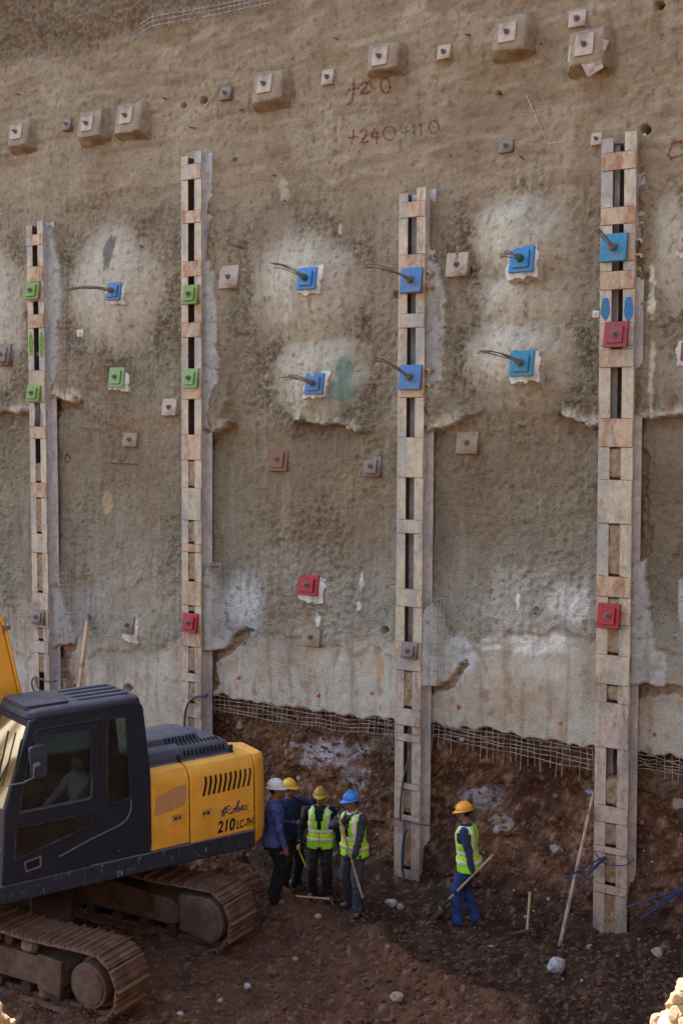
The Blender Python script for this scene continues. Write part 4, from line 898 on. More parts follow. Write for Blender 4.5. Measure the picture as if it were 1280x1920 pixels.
# counterweight with rounded tail
pl = []
for q in range(13):
    a = math.radians(-90 + 180 * q / 12); pl.append((2.60 + (.10 if abs(q - 6) == 6 else 0), 0) if False else (2.62 + .23 * math.cos(a) ** .6 if 0 < q < 12 else 2.60, 1.375 * math.sin(a)))
pl = [(2.60, NY)] + [(2.60 + .24 * math.sin(a), NY + .20 * (1 - math.cos(a))) for a in np.linspace(.12, math.pi / 2, 7)] + [(2.90, -.7), (2.93, 0), (2.90, .7)] + [(2.60 + .24 * math.sin(a), -NY - .20 * (1 - math.cos(a))) for a in np.linspace(math.pi / 2, .12, 7)] + [(2.60, -NY)]
def cw(z, s): return [(2.60 + (x - 2.60) * s, y * (1 - (1 - s) * .16), z - max(0.0, y + .7) * .22 * max(0.0, (z - 1.4) / 1.07)) for x, y in pl]
mb = MB(); mb.loft([cw(1.12, .80), cw(1.17, .93), cw(1.4, 1.0), cw(2.14, 1.0), cw(2.38, .98), cw(2.45, .90), cw(2.475, .75)]); mb.build('counterweight', M['exc_yellow'], ex, smooth=True)
mb = MB(); mb.box((2.592, 0, 1.76), (.014, 2.72, .86)); mb.build('counterweight_gap', M['exc_black'], ex)
for (x, z, w_, hh) in ((2.73, 2.2, .09, .26),):
    mb = MB(); mb.box((x, NY + .07, z), (w_, .004, hh), Matrix.Rotation(math.radians(38), 3, 'Z')); mb.build('warning_sticker', M['label'], ex)
# cooling slots
for q in range(10):
    x = 1.74 + q * .082; z0, z1 = 2.0 + .002 * q, 2.285; y_ = NY + .011
    mb = MB(); sl_ = [(x - .02, z0), (x + .016, z0), (x + .058, z0 + .18), (x + .052, z1), (x + .018, z1), (x + .022, z0 + .18)]
    mb.prism(sl_, lambda u, v, k: (u, y_ + (max(0, v - 2.268) * .2) + k, v), -.003, .006); mb.build('cooling_slot', M['exc_black'] if q < 7 else M['rubber'], ex)
# panel locks with stickers, faded patch
for (x, z, sx_) in ((1.31, 1.76, -1), (1.79, 1.74, 1)):
    mb = MB(); y_ = NY + .012; mb.holed([(x - .10, z - .07), (x + .10, z - .07), (x + .10, z + .07), (x - .10, z + .07)], [[(x - .08, z - .05), (x + .08, z - .05), (x + .08, z + .05), (x - .08, z + .05)]], side(y_), -.016, 0); o = mb.build('lock_frame', M['exc_yellow'], ex); mb = MB(); mb.box((x, y_ - .001, z), (.158, .003, .098)); mb.build('lock_recess', M['exc_faded'], ex)
    mb = MB(); mb.box((x + .02 * sx_, y_ - .004, z), (.03, .012, .045)); mb.cyl((x - .04 * sx_, y_ - .008, z), (x - .04 * sx_, y_ + .002, z), .018, 10); mb.build('lock', M['exc_black'], ex)
    mb = MB(); mb.box((x + .14 * sx_, y_ - .0015, z), (.05, .003, .13)); mb.build('sticker', M['label'], ex)
ring = [(.98 + .5 * math.cos(a) * 0, 0) for a in (0,)]
ring = [(.96, 1.86), (1.2, 1.88), (1.44, 1.93), (1.47, 2.1), (1.46, 2.23), (1.28, 2.22), (1.12, 2.17), (.98, 2.12)]
mb = MB(); mb.prism(ring, side(NY + .012), -.002, 0); mb.build('worn_patch', M['exc_faded'], ex)
# hood
def rr(x0, x1, y0, y1, r, z, n=5, dz=0.0):
    out = []
    for cx, cy, a0 in ((x1 - r, y1 - r, 0), (x0 + r, y1 - r, 90), (x0 + r, y0 + r, 180), (x1 - r, y0 + r, 270)):
        for q in range(n):
            a = math.radians(a0 + 90 * q / (n - 1)); out.append((cx + r * math.cos(a), cy + r * math.sin(a), z))
    return out
mb = MB(); mb.loft([rr(.93, 2.44, -1.12, .14, .08, 2.5), rr(.93, 2.44, -1.12, .14, .08, 2.57), rr(.95, 2.41, -1.08, .10, .10, 2.58), rr(.97, 2.38, -1.03, -.02, .12, 2.72), rr(1.0, 2.30, -.98, -.06, .12, 2.765), rr(1.05, 2.02, -.88, -.1, .12, 2.79), rr(1.08, 1.98, -.84, -.14, .12, 2.87), rr(1.16, 1.9, -.76, -.2, .1, 2.90)])
hood = mb.build('engine_hood', M['exc_hood'], ex, smooth=True)
for q in range(11):
    x = 1.60 + q * .064
    mb = MB(); mb.prism([(x, 2.625), (x + .030, 2.625), (x + .034, 2.70), (x + .004, 2.70)], lambda u, v, k: (u, -1.085 + (v - 2.60) * .42 + k, v), -.008, .012); mb.build('hood_slot', M['exc_black'], hood)
    mb = MB(); mb.box((x - .02, -.93, 2.772), (.030, .085, .030), Matrix.Rotation(math.radians(16), 3, 'X')); mb.build('hood_slot', M['exc_black'], hood)
for q in range(9):
    x = 1.42 + q * .058
    mb = MB(); mb.box((x, -.855, 2.835), (.026, .03, .075), Matrix.Rotation(math.radians(-26), 3, 'X')); mb.build('hood_slot', M['exc_black'], hood)
for x in (1.5, 2.36):
    mb = MB(); mb.box((x, -1.10, 2.62), (.05, .05, .13)); mb.build('hood_latch', M['rubber'], hood, bevel=.01)
def drop_tree(o):
    for v in o.data.vertices: v.co.z -= .075
    for c in o.children: drop_tree(c)
drop_tree(hood)
# hood in front of the engine: tank top behind the cab
mb = MB(); mb.box((.2, .75, 1.95), (1.9, 1.2, 1.2)); mb.build('tank_housing', M['exc_navy'], ex, bevel=.05)
# ---- cab
CY = -.34; th = .055
def rc(poly, r=.06, n=4):
    """round polygon corners"""
    out = []; m = len(poly)
    for i in range(m):
        p, a, b = Vector(poly[i]), Vector(poly[i - 1]), Vector(poly[(i + 1) % m]); d0 = (a - p); d1 = (b - p); q = min(r, d0.length * .45, d1.length * .45)
        s, e = p + d0.normalized() * q, p + d1.normalized() * q
        for k in range(n): t = k / (n - 1); out.append(tuple(s * (1 - t) ** 2 + p * 2 * t * (1 - t) + e * t * t))
    return out
ZB = 1.362
outer = rc([(.905, ZB), (.90, 2.5), (.79, 3.54), (-.80, 3.54), (-1.17, 2.35), (-1.22, ZB)], .10)
w_door = rc([(-.80, 3.27), (.04, 3.26), (.01, 2.31), (-.98, 2.31)], .05)
w_rear = rc([(.27, 3.38), (.55, 3.38), (.60, 2.20), (.25, 2.14)], .06)
w_low = rc([(-1.03, 2.10), (.02, 2.10), (.02, 1.93), (-1.06, 1.66)], .03)
mb = MB(); mb.holed(outer, [w_door, w_rear, w_low], side(NY - .004), 0, th)
cab = mb.build('cab', M['exc_navy'], ex, bevel=.018)
far_out = [p for p in outer]; mb = MB(); mb.holed(outer, [rc([(-.85, 3.3), (.55, 3.3), (.55, 2.2), (-.98, 2.2)], .06)], side(CY - th), 0, th); mb.build('cab_inner_side', M['exc_navy'], cab, bevel=.012)
# rear wall, floor, roof
mb = MB(); mb.holed([(NY + th, ZB), (CY - th, ZB), (CY - th, 2.5), (NY + th, 2.5)], [], lambda u, v, k: (.90 - k, u, v), .004, .05); mb.holed([(NY + th, 2.5), (CY - th, 2.5), (CY - th, 3.53), (NY + th, 3.53)], [[(NY + .16, 2.62), (CY - .16, 2.62), (CY - .16, 3.36), (NY + .16, 3.36)]], lambda u, v, k: (.90 - (v - 2.5) * .107 - k, u, v), .004, .05)
mb.build('cab_back', M['exc_navy'], cab)
mb = MB(); mb.box((-.16, (NY + CY) / 2, ZB + .03), (2.06, CY - NY - 2 * th, .06)); mb.build('cab_floor', M['exc_black'], cab)
def roof_ring(e, z): return [(x, y, z) for x, y, _ in rr(-.84 - e, .80 + e, NY - .01 - e, CY + .01 + e, .14, z)]
mb = MB(); mb.loft([roof_ring(-.02, 3.50), roof_ring(0, 3.535), roof_ring(-.015, 3.60), roof_ring(-.06, 3.635), roof_ring(-.16, 3.648)]); roof = mb.build('cab_roof', M['exc_navy'], cab, smooth=True)
for q in range(4):
    y = NY + .2 + q * .2; mb = MB(); mb.loft([rr(-.1, .68, y - .055, y + .055, .03, 3.64), rr(-.08, .66, y - .04, y + .04, .03, 3.668)]); mb.build('roof_rib', M['exc_navy'], roof, smooth=True)
mb = MB(); mb.loft([rr(-.82, -.2, NY + .12, CY - .12, .06, 3.63), rr(-.81, -.21, NY + .13, CY - .13, .06, 3.675), rr(-.76, -.26, NY + .18, CY - .18, .06, 3.69)]); mb.build('roof_hatch', M['exc_navy'], roof, smooth=True)
# front: lower panel, posts, windshield
fr = lambda z: (-.80 - (3.54 - z) * .311 if z > 2.35 else -1.17 - (2.35 - z) * .051)
def post(y0, y1, nm='front_post'):
    mb = MB(); rings = [[(fr(z) - .012, y0, z), (fr(z) - .012, y1, z), (fr(z) + .07, y1, z), (fr(z) + .07, y0, z)] for z in (ZB, 2.35, 3.52)]; mb.loft(rings); return mb.build(nm, M['exc_trim' if False else 'exc_navy'], cab, bevel=.012)
post(NY + .002, NY + .085); post(CY - .085, CY - .002)
mb = MB(); mb.box((fr(3.47) + .03, (NY + CY) / 2, 3.465), (.08, CY - NY - .172, .09)); mb.build('front_header', M['exc_navy'], cab)
mb = MB(); mb.box((fr(1.6) + .03, (NY + CY) / 2, 1.58), (.06, CY - NY - .172, .43)); mb.build('front_panel', M['exc_navy'], cab)
mb = MB(); mb.add([(fr(z) + .012, y, z) for z in (1.80, 2.35, 3.42) for y in (NY + .086, CY - .086)], [(0, 1, 3, 2), (2, 3, 5, 4)]); mb.build('windshield', M['windshield'], cab, fix=False)
mb = MB(); mb.tube([(fr(2.5) - .03, NY + .55, 2.45), (fr(2.9) - .03, NY + .42, 2.95)], .012, 6); mb.tube([(fr(2.6) - .03, NY + .38, 2.6), (fr(3.25) - .03, NY + .46, 3.3)], .012, 6); mb.build('wiper', M['rubber'], cab)
# panes
def pane(poly, y, mat, nm='window_pane'):
    mb = MB(); mb.add([(u, y, v) for u, v in poly], [tuple(range(len(poly)))]); return mb.build(nm, M[mat], cab, fix=False)
grow = lambda poly, k: [(sum(p[0] for p in poly) / len(poly) + (u - sum(p[0] for p in poly) / len(poly)) * k, sum(p[1] for p in poly) / len(poly) + (v - sum(p[1] for p in poly) / len(poly)) * k) for u, v in poly]
pane(grow(w_door, .998), NY + .03, 'glass'); pane(grow(w_rear, .998), NY + .02, 'glass_dark'); pane(grow(w_low, .998), NY + .012, 'glass_dark')
pane(rc([(-.85, 3.3), (.55, 3.3), (.55, 2.2), (-.98, 2.2)], .06), CY - .03, 'glass')
# gaskets
def gasket(poly, y, r, mat):
    mb = MB(); q = [(u, y, v) for u, v in poly]; mb.tube(q + [q[0]], r, 6); mb.build('window_gasket', M[mat], cab)
gasket(w_door, NY - .004, .010, 'exc_navy'); gasket(w_rear, NY - .002, .014, 'rubber'); gasket(w_low, NY - .002, .014, 'rubber')
mb = MB(); mb.tube([(u, NY - .006, v) for u, v in [(-.98, 2.298), (-.4, 2.298), (-.02, 2.298), (.02, 2.33), (.035, 2.6)]], .008, 6); mb.build('sill_trim', M['exc_trim'], cab)
# raised door seams
for pts in ([(.60, 2.18), (.595, 2.02), (.53, 1.90), (.42, 1.84), (.0, 1.73), (-.45, 1.585)], [(-.78, 3.30), (-.70, 3.385), (.02, 3.385), (.16, 3.40)]):
    mb = MB(); mb.tube([(u, NY - .006, v) for u, v in pts], .010, 6); mb.build('door_seam', M['exc_trim'] if pts[0][1] < 3 else M['exc_navy'], cab)
for pts in ([(.155, 3.42), (.15, 2.0), (.14, 1.80)], [(-.98, 1.64), (-.98, 1.40)]):
    mb = MB(); mb.tube([(u, NY - .003, v) for u, v in pts], .005, 5); mb.build('door_gap', M['exc_black'], cab)
# recessed handle
mb = MB(); mb.holed(rc([(-.94, 1.62), (-.70, 1.66), (-.70, 1.50), (-.92, 1.47)], .02), [rc([(-.915, 1.60), (-.725, 1.635), (-.725, 1.525), (-.90, 1.495)], .02)], side(NY - .004), -.01, 0); mb.build('door_handle', M['exc_trim'], cab)
mb = MB(); mb.prism([(-.915, 1.60), (-.725, 1.635), (-.725, 1.525), (-.90, 1.495)], side(NY - .004), -.002, 0); mb.build('handle_recess', M['exc_black'], cab)
# hand rail and mirror
mb = MB(); mb.tube([(-.93, NY - .01, 3.28), (-.97, NY - .07, 3.26), (-1.12, NY - .07, 2.62), (-1.10, NY - .01, 2.58)], .016, 8); mb.build('grab_rail', M['rubber'], cab, smooth=True)
mir = MB(); mir.loft([[(-.90 + .0 + x, NY - .11 - d, z) for x, z in rc([(0, 3.20), (.235, 3.21), (.235, 2.78), (.03, 2.77)], .05)] for d in (0, .05)]); mo = mir.build('mirror', M['exc_hood'], cab, smooth=True)
mb = MB(); mb.tube([(-1.14, NY - .01, 2.70), (-1.12, NY - .10, 2.73), (-.98, NY - .13, 2.74), (-.86, NY - .18, 2.80), (-.85, NY - .18, 2.97)], .012, 6); mb.cyl((-.85, NY - .19, 2.96), (-.78, NY - .19, 2.97), .035, 8); mb.build('mirror_arm', M['exc_trim'], cab, smooth=True)
# interior
mb = MB(); mb.box((.10, -.86, 1.75), (.52, .5, .14)); mb.box((.38, -.86, 2.2), (.14, .5, .82), Matrix.Rotation(math.radians(8), 3, 'Y')); mb.box((.45, -.86, 2.72), (.1, .28, .22)); mb.box((.1, -.86, 1.53), (.4, .4, .3)); mb.build('operator_seat', M['seat'], cab, bevel=.04)
mb = MB(); mb.box((-.15, -.6, 1.8), (.5, .14, .28)); mb.box((-.15, -1.13, 1.8), (.5, .1, .28)); mb.cyl((-.33, -.6, 1.9), (-.36, -.6, 2.14), .018, 8); mb.cyl((-.33, -1.13, 1.9), (-.36, -1.13, 2.14), .018, 8); mb.build('control_console', M['seat'], cab, bevel=.02)
# ---- boom: box girder rising forward beside the cab, cylinders under it
bp = [(-.30, 1.70, .38), (-.66, 2.95, .62), (-1.03, 4.35, .74), (-1.75, 5.75, .74), (-3.5, 7.2, .55), (-4.9, 7.6, .32)]
rings = []
for i, (x, z, hh) in enumerate(bp):
    a = Vector((bp[max(i - 1, 0)][0], bp[max(i - 1, 0)][1])); b = Vector((bp[min(i + 1, 5)][0], bp[min(i + 1, 5)][1])); d = (b - a).normalized(); nrm = Vector((-d.y, d.x)) * hh * .62
    rings.append([(x + nrm.x, -.02, z + nrm.y), (x + nrm.x, .36, z + nrm.y), (x - nrm.x, .36, z - nrm.y), (x - nrm.x, -.02, z - nrm.y)])
mb = MB(); mb.loft(rings); boom = mb.build('boom', M['exc_yellow'], ex, bevel=.02)
for yy in (.0, .09, .3):
    mb = MB(); mb.tube([(x + hh * .585 + .03, yy, z + hh * .20 + .02) for x, z, hh in bp[:4]], .026, 8); mb.build('boom_pipe', M['exc_yellow'], boom, smooth=True)
for f in (.35, .8):
    i = 1 if f < .5 else 2; x, z, hh = bp[i]; mb = MB(); mb.box((x + hh * .585 + .03, .15, z + hh * .2 + .02), (.09, .5, .06), Matrix.Rotation(math.radians(-15), 3, 'Y')); mb.build('pipe_clamp', M['bolt'], boom)
for yy in (-.17, .51):
    mb = MB(); mb.tube([(-1.35, yy, 1.45), (-1.55, yy, 3.0)], .095, 14); mb.tube([(-1.55, yy, 3.0), (-1.7, yy, 5.2)], .055, 12); mb.build('boom_cylinder', M['exc_yellow'], boom, smooth=True)
mb = MB(); mb.tube([(-4.8, .17, 7.6), (-6.0, .17, 5.4), (-6.3, .17, 3.9)], [.26, .3, .18], 4); mb.build('stick', M['exc_yellow'], ex, bevel=.02)
bk = MB(); bk.prism([(-6.3, 3.95), (-6.8, 3.7), (-7.05, 3.0), (-6.75, 2.5), (-6.2, 2.45), (-5.75, 2.95), (-5.9, 3.6)], side(-.35), 0, 1.05); bk.build('bucket', M['trackframe'], ex, bevel=.02)
# lettering
def text_part(txt, size, pos, mat, shear=0.0, parent=ex, name='lettering', wide=1.0, bold=0.0):
    cu = bpy.data.curves.new('t', 'FONT'); cu.body = txt; cu.size = size; cu.shear = shear; cu.extrude = .0015; cu.offset = bold
    to = bpy.data.objects.new('t', cu); COL.objects.link(to); dg = bpy.context.evaluated_depsgraph_get(); me = bpy.data.meshes.new_from_object(to.evaluated_get(dg)); bpy.data.objects.remove(to)
    for v in me.vertices: v.co = Vector((v.co.x * wide, -v.co.z, v.co.y))
    me.materials.clear(); o = link(name, me, parent, M[mat]); o.location = pos; return o
YT = NY + .009
text_part('210', .235, (1.955, YT, 1.40), 'exc_black', .18, wide=.82, bold=.006); text_part('LC-7H', .165, (2.275, YT, 1.40), 'exc_black', .18, wide=.62, bold=.004)
def script(lines, x0, z0, s, r, mat):
    mb = MB()
    for ln in lines:
        pts = [Vector((x0 + u * s, YT - .001, z0 + v * s)) for u, v in ln]; out = []
        for i in range(len(pts) - 1):
            p0, p1, p2, p3 = pts[max(i - 1, 0)], pts[i], pts[i + 1], pts[min(i + 2, len(pts) - 1)]
            for q in range(5): t = q / 5; out.append(.5 * (2 * p1 + (p2 - p0) * t + (2 * p0 - 5 * p1 + 4 * p2 - p3) * t * t + (3 * p1 - p0 - 3 * p2 + p3) * t ** 3))
        out.append(pts[-1]); ring = []
        n = len(out)
        for i, p in enumerate(out):
            d = (out[min(i + 1, n - 1)] - out[max(i - 1, 0)]); d = d.normalized() if d.length else Vector((1, 0, 0)); w_ = r * (1.15 + .55 * d.z); ring.append((p + Vector((-d.z, 0, d.x)) * w_, p - Vector((-d.z, 0, d.x)) * w_))
        vs = [v for q in ring for v in q]; mb.add(vs, [(2 * i, 2 * i + 1, 2 * i + 3, 2 * i + 2) for i in range(n - 1)])
    return mb.build('lettering', M[mat], ex, fix=False)
M['script'] = pm('dark_blue_script', (.05, .06, .13), .1, 10, .6, 0)
script([[(-.05, .42), (.25, .50), (.55, .56)], [(.42, .55), (.30, .20), (.22, -.08)], [(.10, .28), (.30, .62), (.72, .72), (.80, .52), (.55, .36), (.36, .32), (.60, .16), (.85, .08), (1.0, .25)],      # R
        [(1.15, .42), (1.0, .38), (.98, .18), (1.12, .12), (1.26, .26), (1.15, .42), (1.30, .34)],                                                                                                     # o
        [(1.30, .34), (1.52, .85), (1.60, .98), (1.52, .70), (1.36, .18), (1.50, .10), (1.66, .26), (1.56, .40), (1.44, .30)],                                                                          # b
        [(1.66, .26), (1.84, .34), (1.96, .44), (1.84, .50), (1.76, .28), (1.90, .14), (2.06, .26)],                                                                                                    # e
        [(2.06, .52), (2.2, .40), (2.30, .16), (2.50, -.06)], [(2.48, .56), (2.24, .30), (2.04, .08)],                                                                                                  # x
        [(-.02, .18), (.18, .22), (.34, .24)], [(.0, .02), (.16, .06), (.3, .08)]], 2.03, 1.64, .185, .0085, 'script')

# the house sits a little higher on its slew ring than modelled: lift the platform, keep the roofs
def lift(z): return z + .085 + .09 * max(0.0, min(1.0, (3.5 - z) / 2.2))
def lift_tree(o):
    if o.type == 'MESH':
        if o.name.startswith('lettering') and o.location.length > .01: o.location = (o.location.x + .06, o.location.y, lift(o.location.z))
        elif o.data.get('lifted') is None:
            for v in o.data.vertices: v.co = (v.co.x + .06, v.co.y, lift(v.co.z))
            o.data['lifted'] = 1
    for c in o.children: lift_tree(c)
for c in list(ex.children):
    if not c.name.startswith(('track', 'cross_frame')): lift_tree(c)
# ================================================================== people
def cloth(name, c, var=.2): return pm(name, c, var, 5, .9, .35, 26, dirt=mul(c, .55), damt=.3, dscale=6, dist=.012)
M['skin'] = pm('skin', (.26, .13, .08), .12, 10, .6, .1, 60); M['hair'] = pm('black_hair', (.012, .010, .009), .3, 30, .7, .4, 90)
M['hivis'] = pm('hi_vis_fabric', (.42, .95, .05), .10, 7, .8, .3, 20, dist=.015)
M['hivis_band'] = pm('hi_vis_yellow_band', (.68, .90, .05), .08, 7, .8, .2, 20)
M['reflect'] = pm('reflective_tape', (.85, .74, .66), .1, 12, .5, .1, 40)
M['zip'] = pm('grey_zip', (.25, .3, .3), .1, 30, .6, 0)
M['boot'] = pm('dusty_boot', sr(120, 104, 92), .25, 12, .85, .3, 40, dirt=sr(80, 62, 50), damt=.5)
M['glove'] = pm('dark_glove', (.02, .02, .02), .3, 20, .9, .3)
def helm(name, c): return pm(name, c, .08, 8, .35, .05, 30, dirt=sr(120, 100, 80), damt=.12, dscale=5, spec=.5)
M['h_white'], M['h_yellow'], M['h_dirty'], M['h_blue'], M['h_orange'] = helm('white_helmet', (.72, .73, .80)), helm('yellow_helmet', (.72, .47, .02)), pm('dirty_yellow_helmet', (.50, .33, .05), .2, 8, .5, .1, 30, dirt=sr(120, 100, 70), damt=.5, dscale=5), helm('blue_helmet', (.03, .22, .66)), helm('orange_helmet', (.86, .34, .01))
M['eye'] = pm('eye', (.02, .015, .012), .1, 10, .3, 0)
_pid = 0
class Body:
    def __init__(s): s.v = []; s.f = []; s.p = []
    def loft(s, rings, part):
        n = len(rings[0]); b = len(s.v); s.v += [tuple(v) for r in rings for v in r]; s.p += [part] * (n * len(rings))
        for i in range(len(rings) - 1):
            for k in range(n): s.f.append((b + i * n + k, b + i * n + (k + 1) % n, b + (i + 1) * n + (k + 1) % n, b + (i + 1) * n + k))
        s.f += [tuple(b + k for k in range(n - 1, -1, -1)), tuple(b + (len(rings) - 1) * n + k for k in range(n))]
    def cap(s, a, b, ra, rb, part, n=12, flat=1.0, side=None, steps=4):
        a, b = Vector(a), Vector(b); d = (b - a); L = d.length; d = d.normalized() if L > 1e-6 else Vector((0, 0, 1))
        u = (side - d * side.dot(d)).normalized() if side is not None else d.orthogonal().normalized(); v = d.cross(u)
        prof = [(-ra * math.cos(q), ra * math.sin(q)) for q in (.25, .7, 1.15)] + [(L * k / steps, ra + (rb - ra) * k / steps) for k in range(steps + 1)] + [(L + rb * math.cos(q), rb * math.sin(q)) for q in (1.15, .7, .25)]
        s.loft([[a + d * x + (u * math.cos(2 * math.pi * k / n) + v * math.sin(2 * math.pi * k / n) * flat) * r for k in range(n)] for x, r in prof], part)
    def ell(s, c, r, part, n=14, m=9, R=None):
        c = Vector(c); rings = []
        for i in range(1, m):
            a = math.pi * i / m; ring = []
            for k in range(n):
                v = Vector((r[0] * math.sin(a) * math.cos(2 * math.pi * k / n), r[1] * math.sin(a) * math.sin(2 * math.pi * k / n), -r[2] * math.cos(a)))
                ring.append(c + (R @ v if R is not None else v))
            rings.append(ring)
        s.loft(rings, part)
def ik(S, T, l1, l2, pole):
    d = T - S; L = min(d.length, (l1 + l2) * .999); dn = d.normalized(); a = (l1 * l1 - l2 * l2 + L * L) / (2 * L); h = math.sqrt(max(0, l1 * l1 - a * a))
    p = (pole - dn * pole.dot(dn)).normalized(); return S + dn * a + p * h, S + dn * L
def person(loc, rot, label, H=1.75, arms=None, legs=None, lean=(0, 0), head_turn=0.0, head_pitch=0.0, shirt=None, pants=None, helmet=None, vest=False, sleeve=None, gloves=False, collar=None, group='workers in the pit', hat_mark=None, sit=False, boots='boot'):
    """local frame: faces -Y, left hand on +X; arms = {'L': (target, pole, grip axis or None), 'R': ...} in local metres"""
    k = H / 1.75; lx, ly = lean
    B = Body(); V3 = Vector
    hipz = .93 * k
    def tor(z, x=0, y=0): f = max(0, (z - hipz) / (.55 * k)); return V3((x + lx * f, y + ly * f, z))
    sh_z = 1.43 * k
    # torso: (z, half width, half depth, y offset)
    secs = [(.80, .135, .105, .01), (.86, .165, .125, .012), (.93, .172, .128, .01), (1.02, .160, .115, 0), (1.10, .158, .112, -.005), (1.20, .172, .120, -.005), (1.30, .186, .122, 0), (1.38, .188, .112, .006), (1.43, .165, .095, .01), (1.465, .11, .075, .012), (1.49, .07, .06, .01)]
    rings = []
    for z, w, d, yo in secs:
        c = tor(z * k); rings.append([c + V3((w * 1.08 * k * math.copysign(abs(math.cos(a)) ** .8, math.cos(a)), yo * k + d * 1.1 * k * math.copysign(abs(math.sin(a)) ** .9, math.sin(a)), 0)) for a in [2 * math.pi * q / 20 for q in range(20)]])
    B.loft(rings, 'torso')
    # head
    hc = tor(1.635 * k, 0, -.012 * k) + V3((0, 0, 0)); HR = Matrix.Rotation(head_turn, 3, 'Z') @ Matrix.Rotation(head_pitch, 3, 'X')
    hp = lambda x, y, z: hc + HR @ (V3((x, y, z)) * k)
    B.cap(tor(1.44 * k, 0, .012), hp(0, .015, -.06), .062 * k, .055 * k, 'neck')
    B.ell(hp(0, .012, .025), (.077 * k, .095 * k, .098 * k), 'head', R=HR); B.ell(hp(0, -.022, -.045), (.060 * k, .066 * k, .074 * k), 'head', R=HR); B.ell(hp(0, -.055, -.082), (.034 * k, .030 * k, .030 * k), 'head', R=HR)
    B.cap(hp(0, -.085, .012), hp(0, -.112, -.026), .011 * k, .017 * k, 'head', 8); B.cap(hp(-.038, -.078, .022), hp(.038, -.078, .022), .014 * k, .014 * k, 'head', 8)
    B.cap(hp(-.020, -.088, -.062), hp(.020, -.088, -.062), .010 * k, .010 * k, 'head', 8)
    for sx in (-1, 1): B.ell(hp(sx * .080, .015, -.01), (.014 * k, .022 * k, .034 * k), 'head', 8, 6, R=HR)
    # legs
    for sd, sx in (('L', 1), ('R', -1)):
        hip = V3((sx * .088 * k, 0, hipz - .02)); tgt, pole = (legs or {}).get(sd, (V3((sx * .12, .0, .085)), V3((sx * .1, -1, 0))))[:2]
        toe = (legs or {}).get(sd, (0, 0, 0.0)); toe = toe[2] if len(toe) > 2 else sx * .25
        kn, an = ik(hip, V3(tgt), .43 * k, .43 * k, V3(pole))
        B.cap(hip, kn, .108 * k, .078 * k, 'thigh', 14); B.cap(kn, an, .078 * k, .068 * k, 'calf', 14); B.ell(kn.lerp(an, .3) + V3((0, .018, 0)), (.06 * k, .062 * k, .12 * k), 'calf')
        B.cap(kn.lerp(an, .86), an + V3((0, 0, -.012)), .078 * k, .084 * k, 'calf', 14)                  # trouser cuff
        f = V3((math.sin(toe), -math.cos(toe), 0)); z0 = an.z - .055
        B.cap(V3((an.x, an.y, z0)) - f * .055, V3((an.x, an.y, z0 - .002)) + f * .13, .044, .040, 'boot', 12, .8, V3((0, 0, 1)).cross(f)); B.cap(an, V3((an.x, an.y, z0)), .05, .05, 'boot', 10)
    # arms and hands
    for sd, sx in (('L', 1), ('R', -1)):
        S = tor(sh_z - .015, sx * .188 * k, .012); tgt, pole, grip = (arms or {}).get(sd, (V3((sx * .30, -.05, .86 * k)), V3((sx * .5, 1, 0)), None))
        el, wr = ik(S, V3(tgt), .29 * k, .26 * k, V3(pole)); B.cap(S, el, .068 * k, .055 * k, 'uparm'); B.cap(el, wr, .054 * k, .040 * k, 'forearm'); B.ell(S, (.066 * k, .066 * k, .062 * k), 'uparm')
        d = (wr - el).normalized(); 
        if grip is None:
            pn = V3((-sx, 0, 0)); pn = (pn - d * pn.dot(d)).normalized(); w = d.cross(pn).normalized()          # palm faces the thigh
            if w.y > 0: w = -w                                                                                # thumb side forward
            fd = d
        else:
            g = V3(grip).normalized(); pn = d.cross(g); pn = pn.normalized() if pn.length > .1 else d.orthogonal().normalized(); w = g if g.z > 0 else -g; fd = (d - g * d.dot(g)).normalized(); pn = (fd.cross(g)).normalized()
            pn = pn if pn.y > -.2 else -pn
        pc = wr + fd * .045 * k; B.cap(wr + fd * .01, wr + fd * .075 * k, .030 * k, .033 * k, 'hand', 12, .55, w)
        for q, (off, ln) in enumerate(((.028, .072), (.010, .080), (-.009, .074), (-.027, .058))):
            b0 = wr + fd * .082 * k + w * off * k; cur = fd.copy(); bend = .25 if grip is None else 1.15; p = b0
            for sgm, fr_ in ((0, .45), (1, .32), (2, .23)):
                cur = (Matrix.Rotation(0, 3, 'X') @ cur); ax = pn.cross(cur).normalized(); cur = (cur * math.cos(bend) + pn * math.sin(bend)).normalized() if sgm or grip is not None else (cur * math.cos(.15) + pn * math.sin(.15)).normalized()
                e = p + cur * ln * fr_ * k * 1.05; B.cap(p, e, .0098 * k, .0088 * k, 'hand', 8, steps=2); p = e; 
                if grip is not None and sgm == 1: bend = .9
                # next phalanx bends toward the palm
                fwd = cur; pn2 = (pn - fwd * pn.dot(fwd)); pn2 = pn2.normalized() if pn2.length > .05 else -fd; 
                if sgm < 2: cur = (fwd * math.cos(bend * .5) + pn2 * math.sin(bend * .5)).normalized()
        t0 = wr + fd * .03 * k + w * .028 * k; t1 = t0 + (w * .6 + fd * .7 + pn * .35).normalized() * .035 * k; t2 = t1 + (fd * .8 + pn * .6).normalized() * .03 * k
        B.cap(t0, t1, .0125 * k, .011 * k, 'hand', 8, steps=2); B.cap(t1, t2, .011 * k, .009 * k, 'hand', 8, steps=2)
    # one continuous skin
    me = bpy.data.meshes.new('person'); me.from_pydata(B.v, [], B.f); bm = bmesh.new(); bm.from_mesh(me); bmesh.ops.recalc_face_normals(bm, faces=bm.faces); bm.to_mesh(me); bm.free()
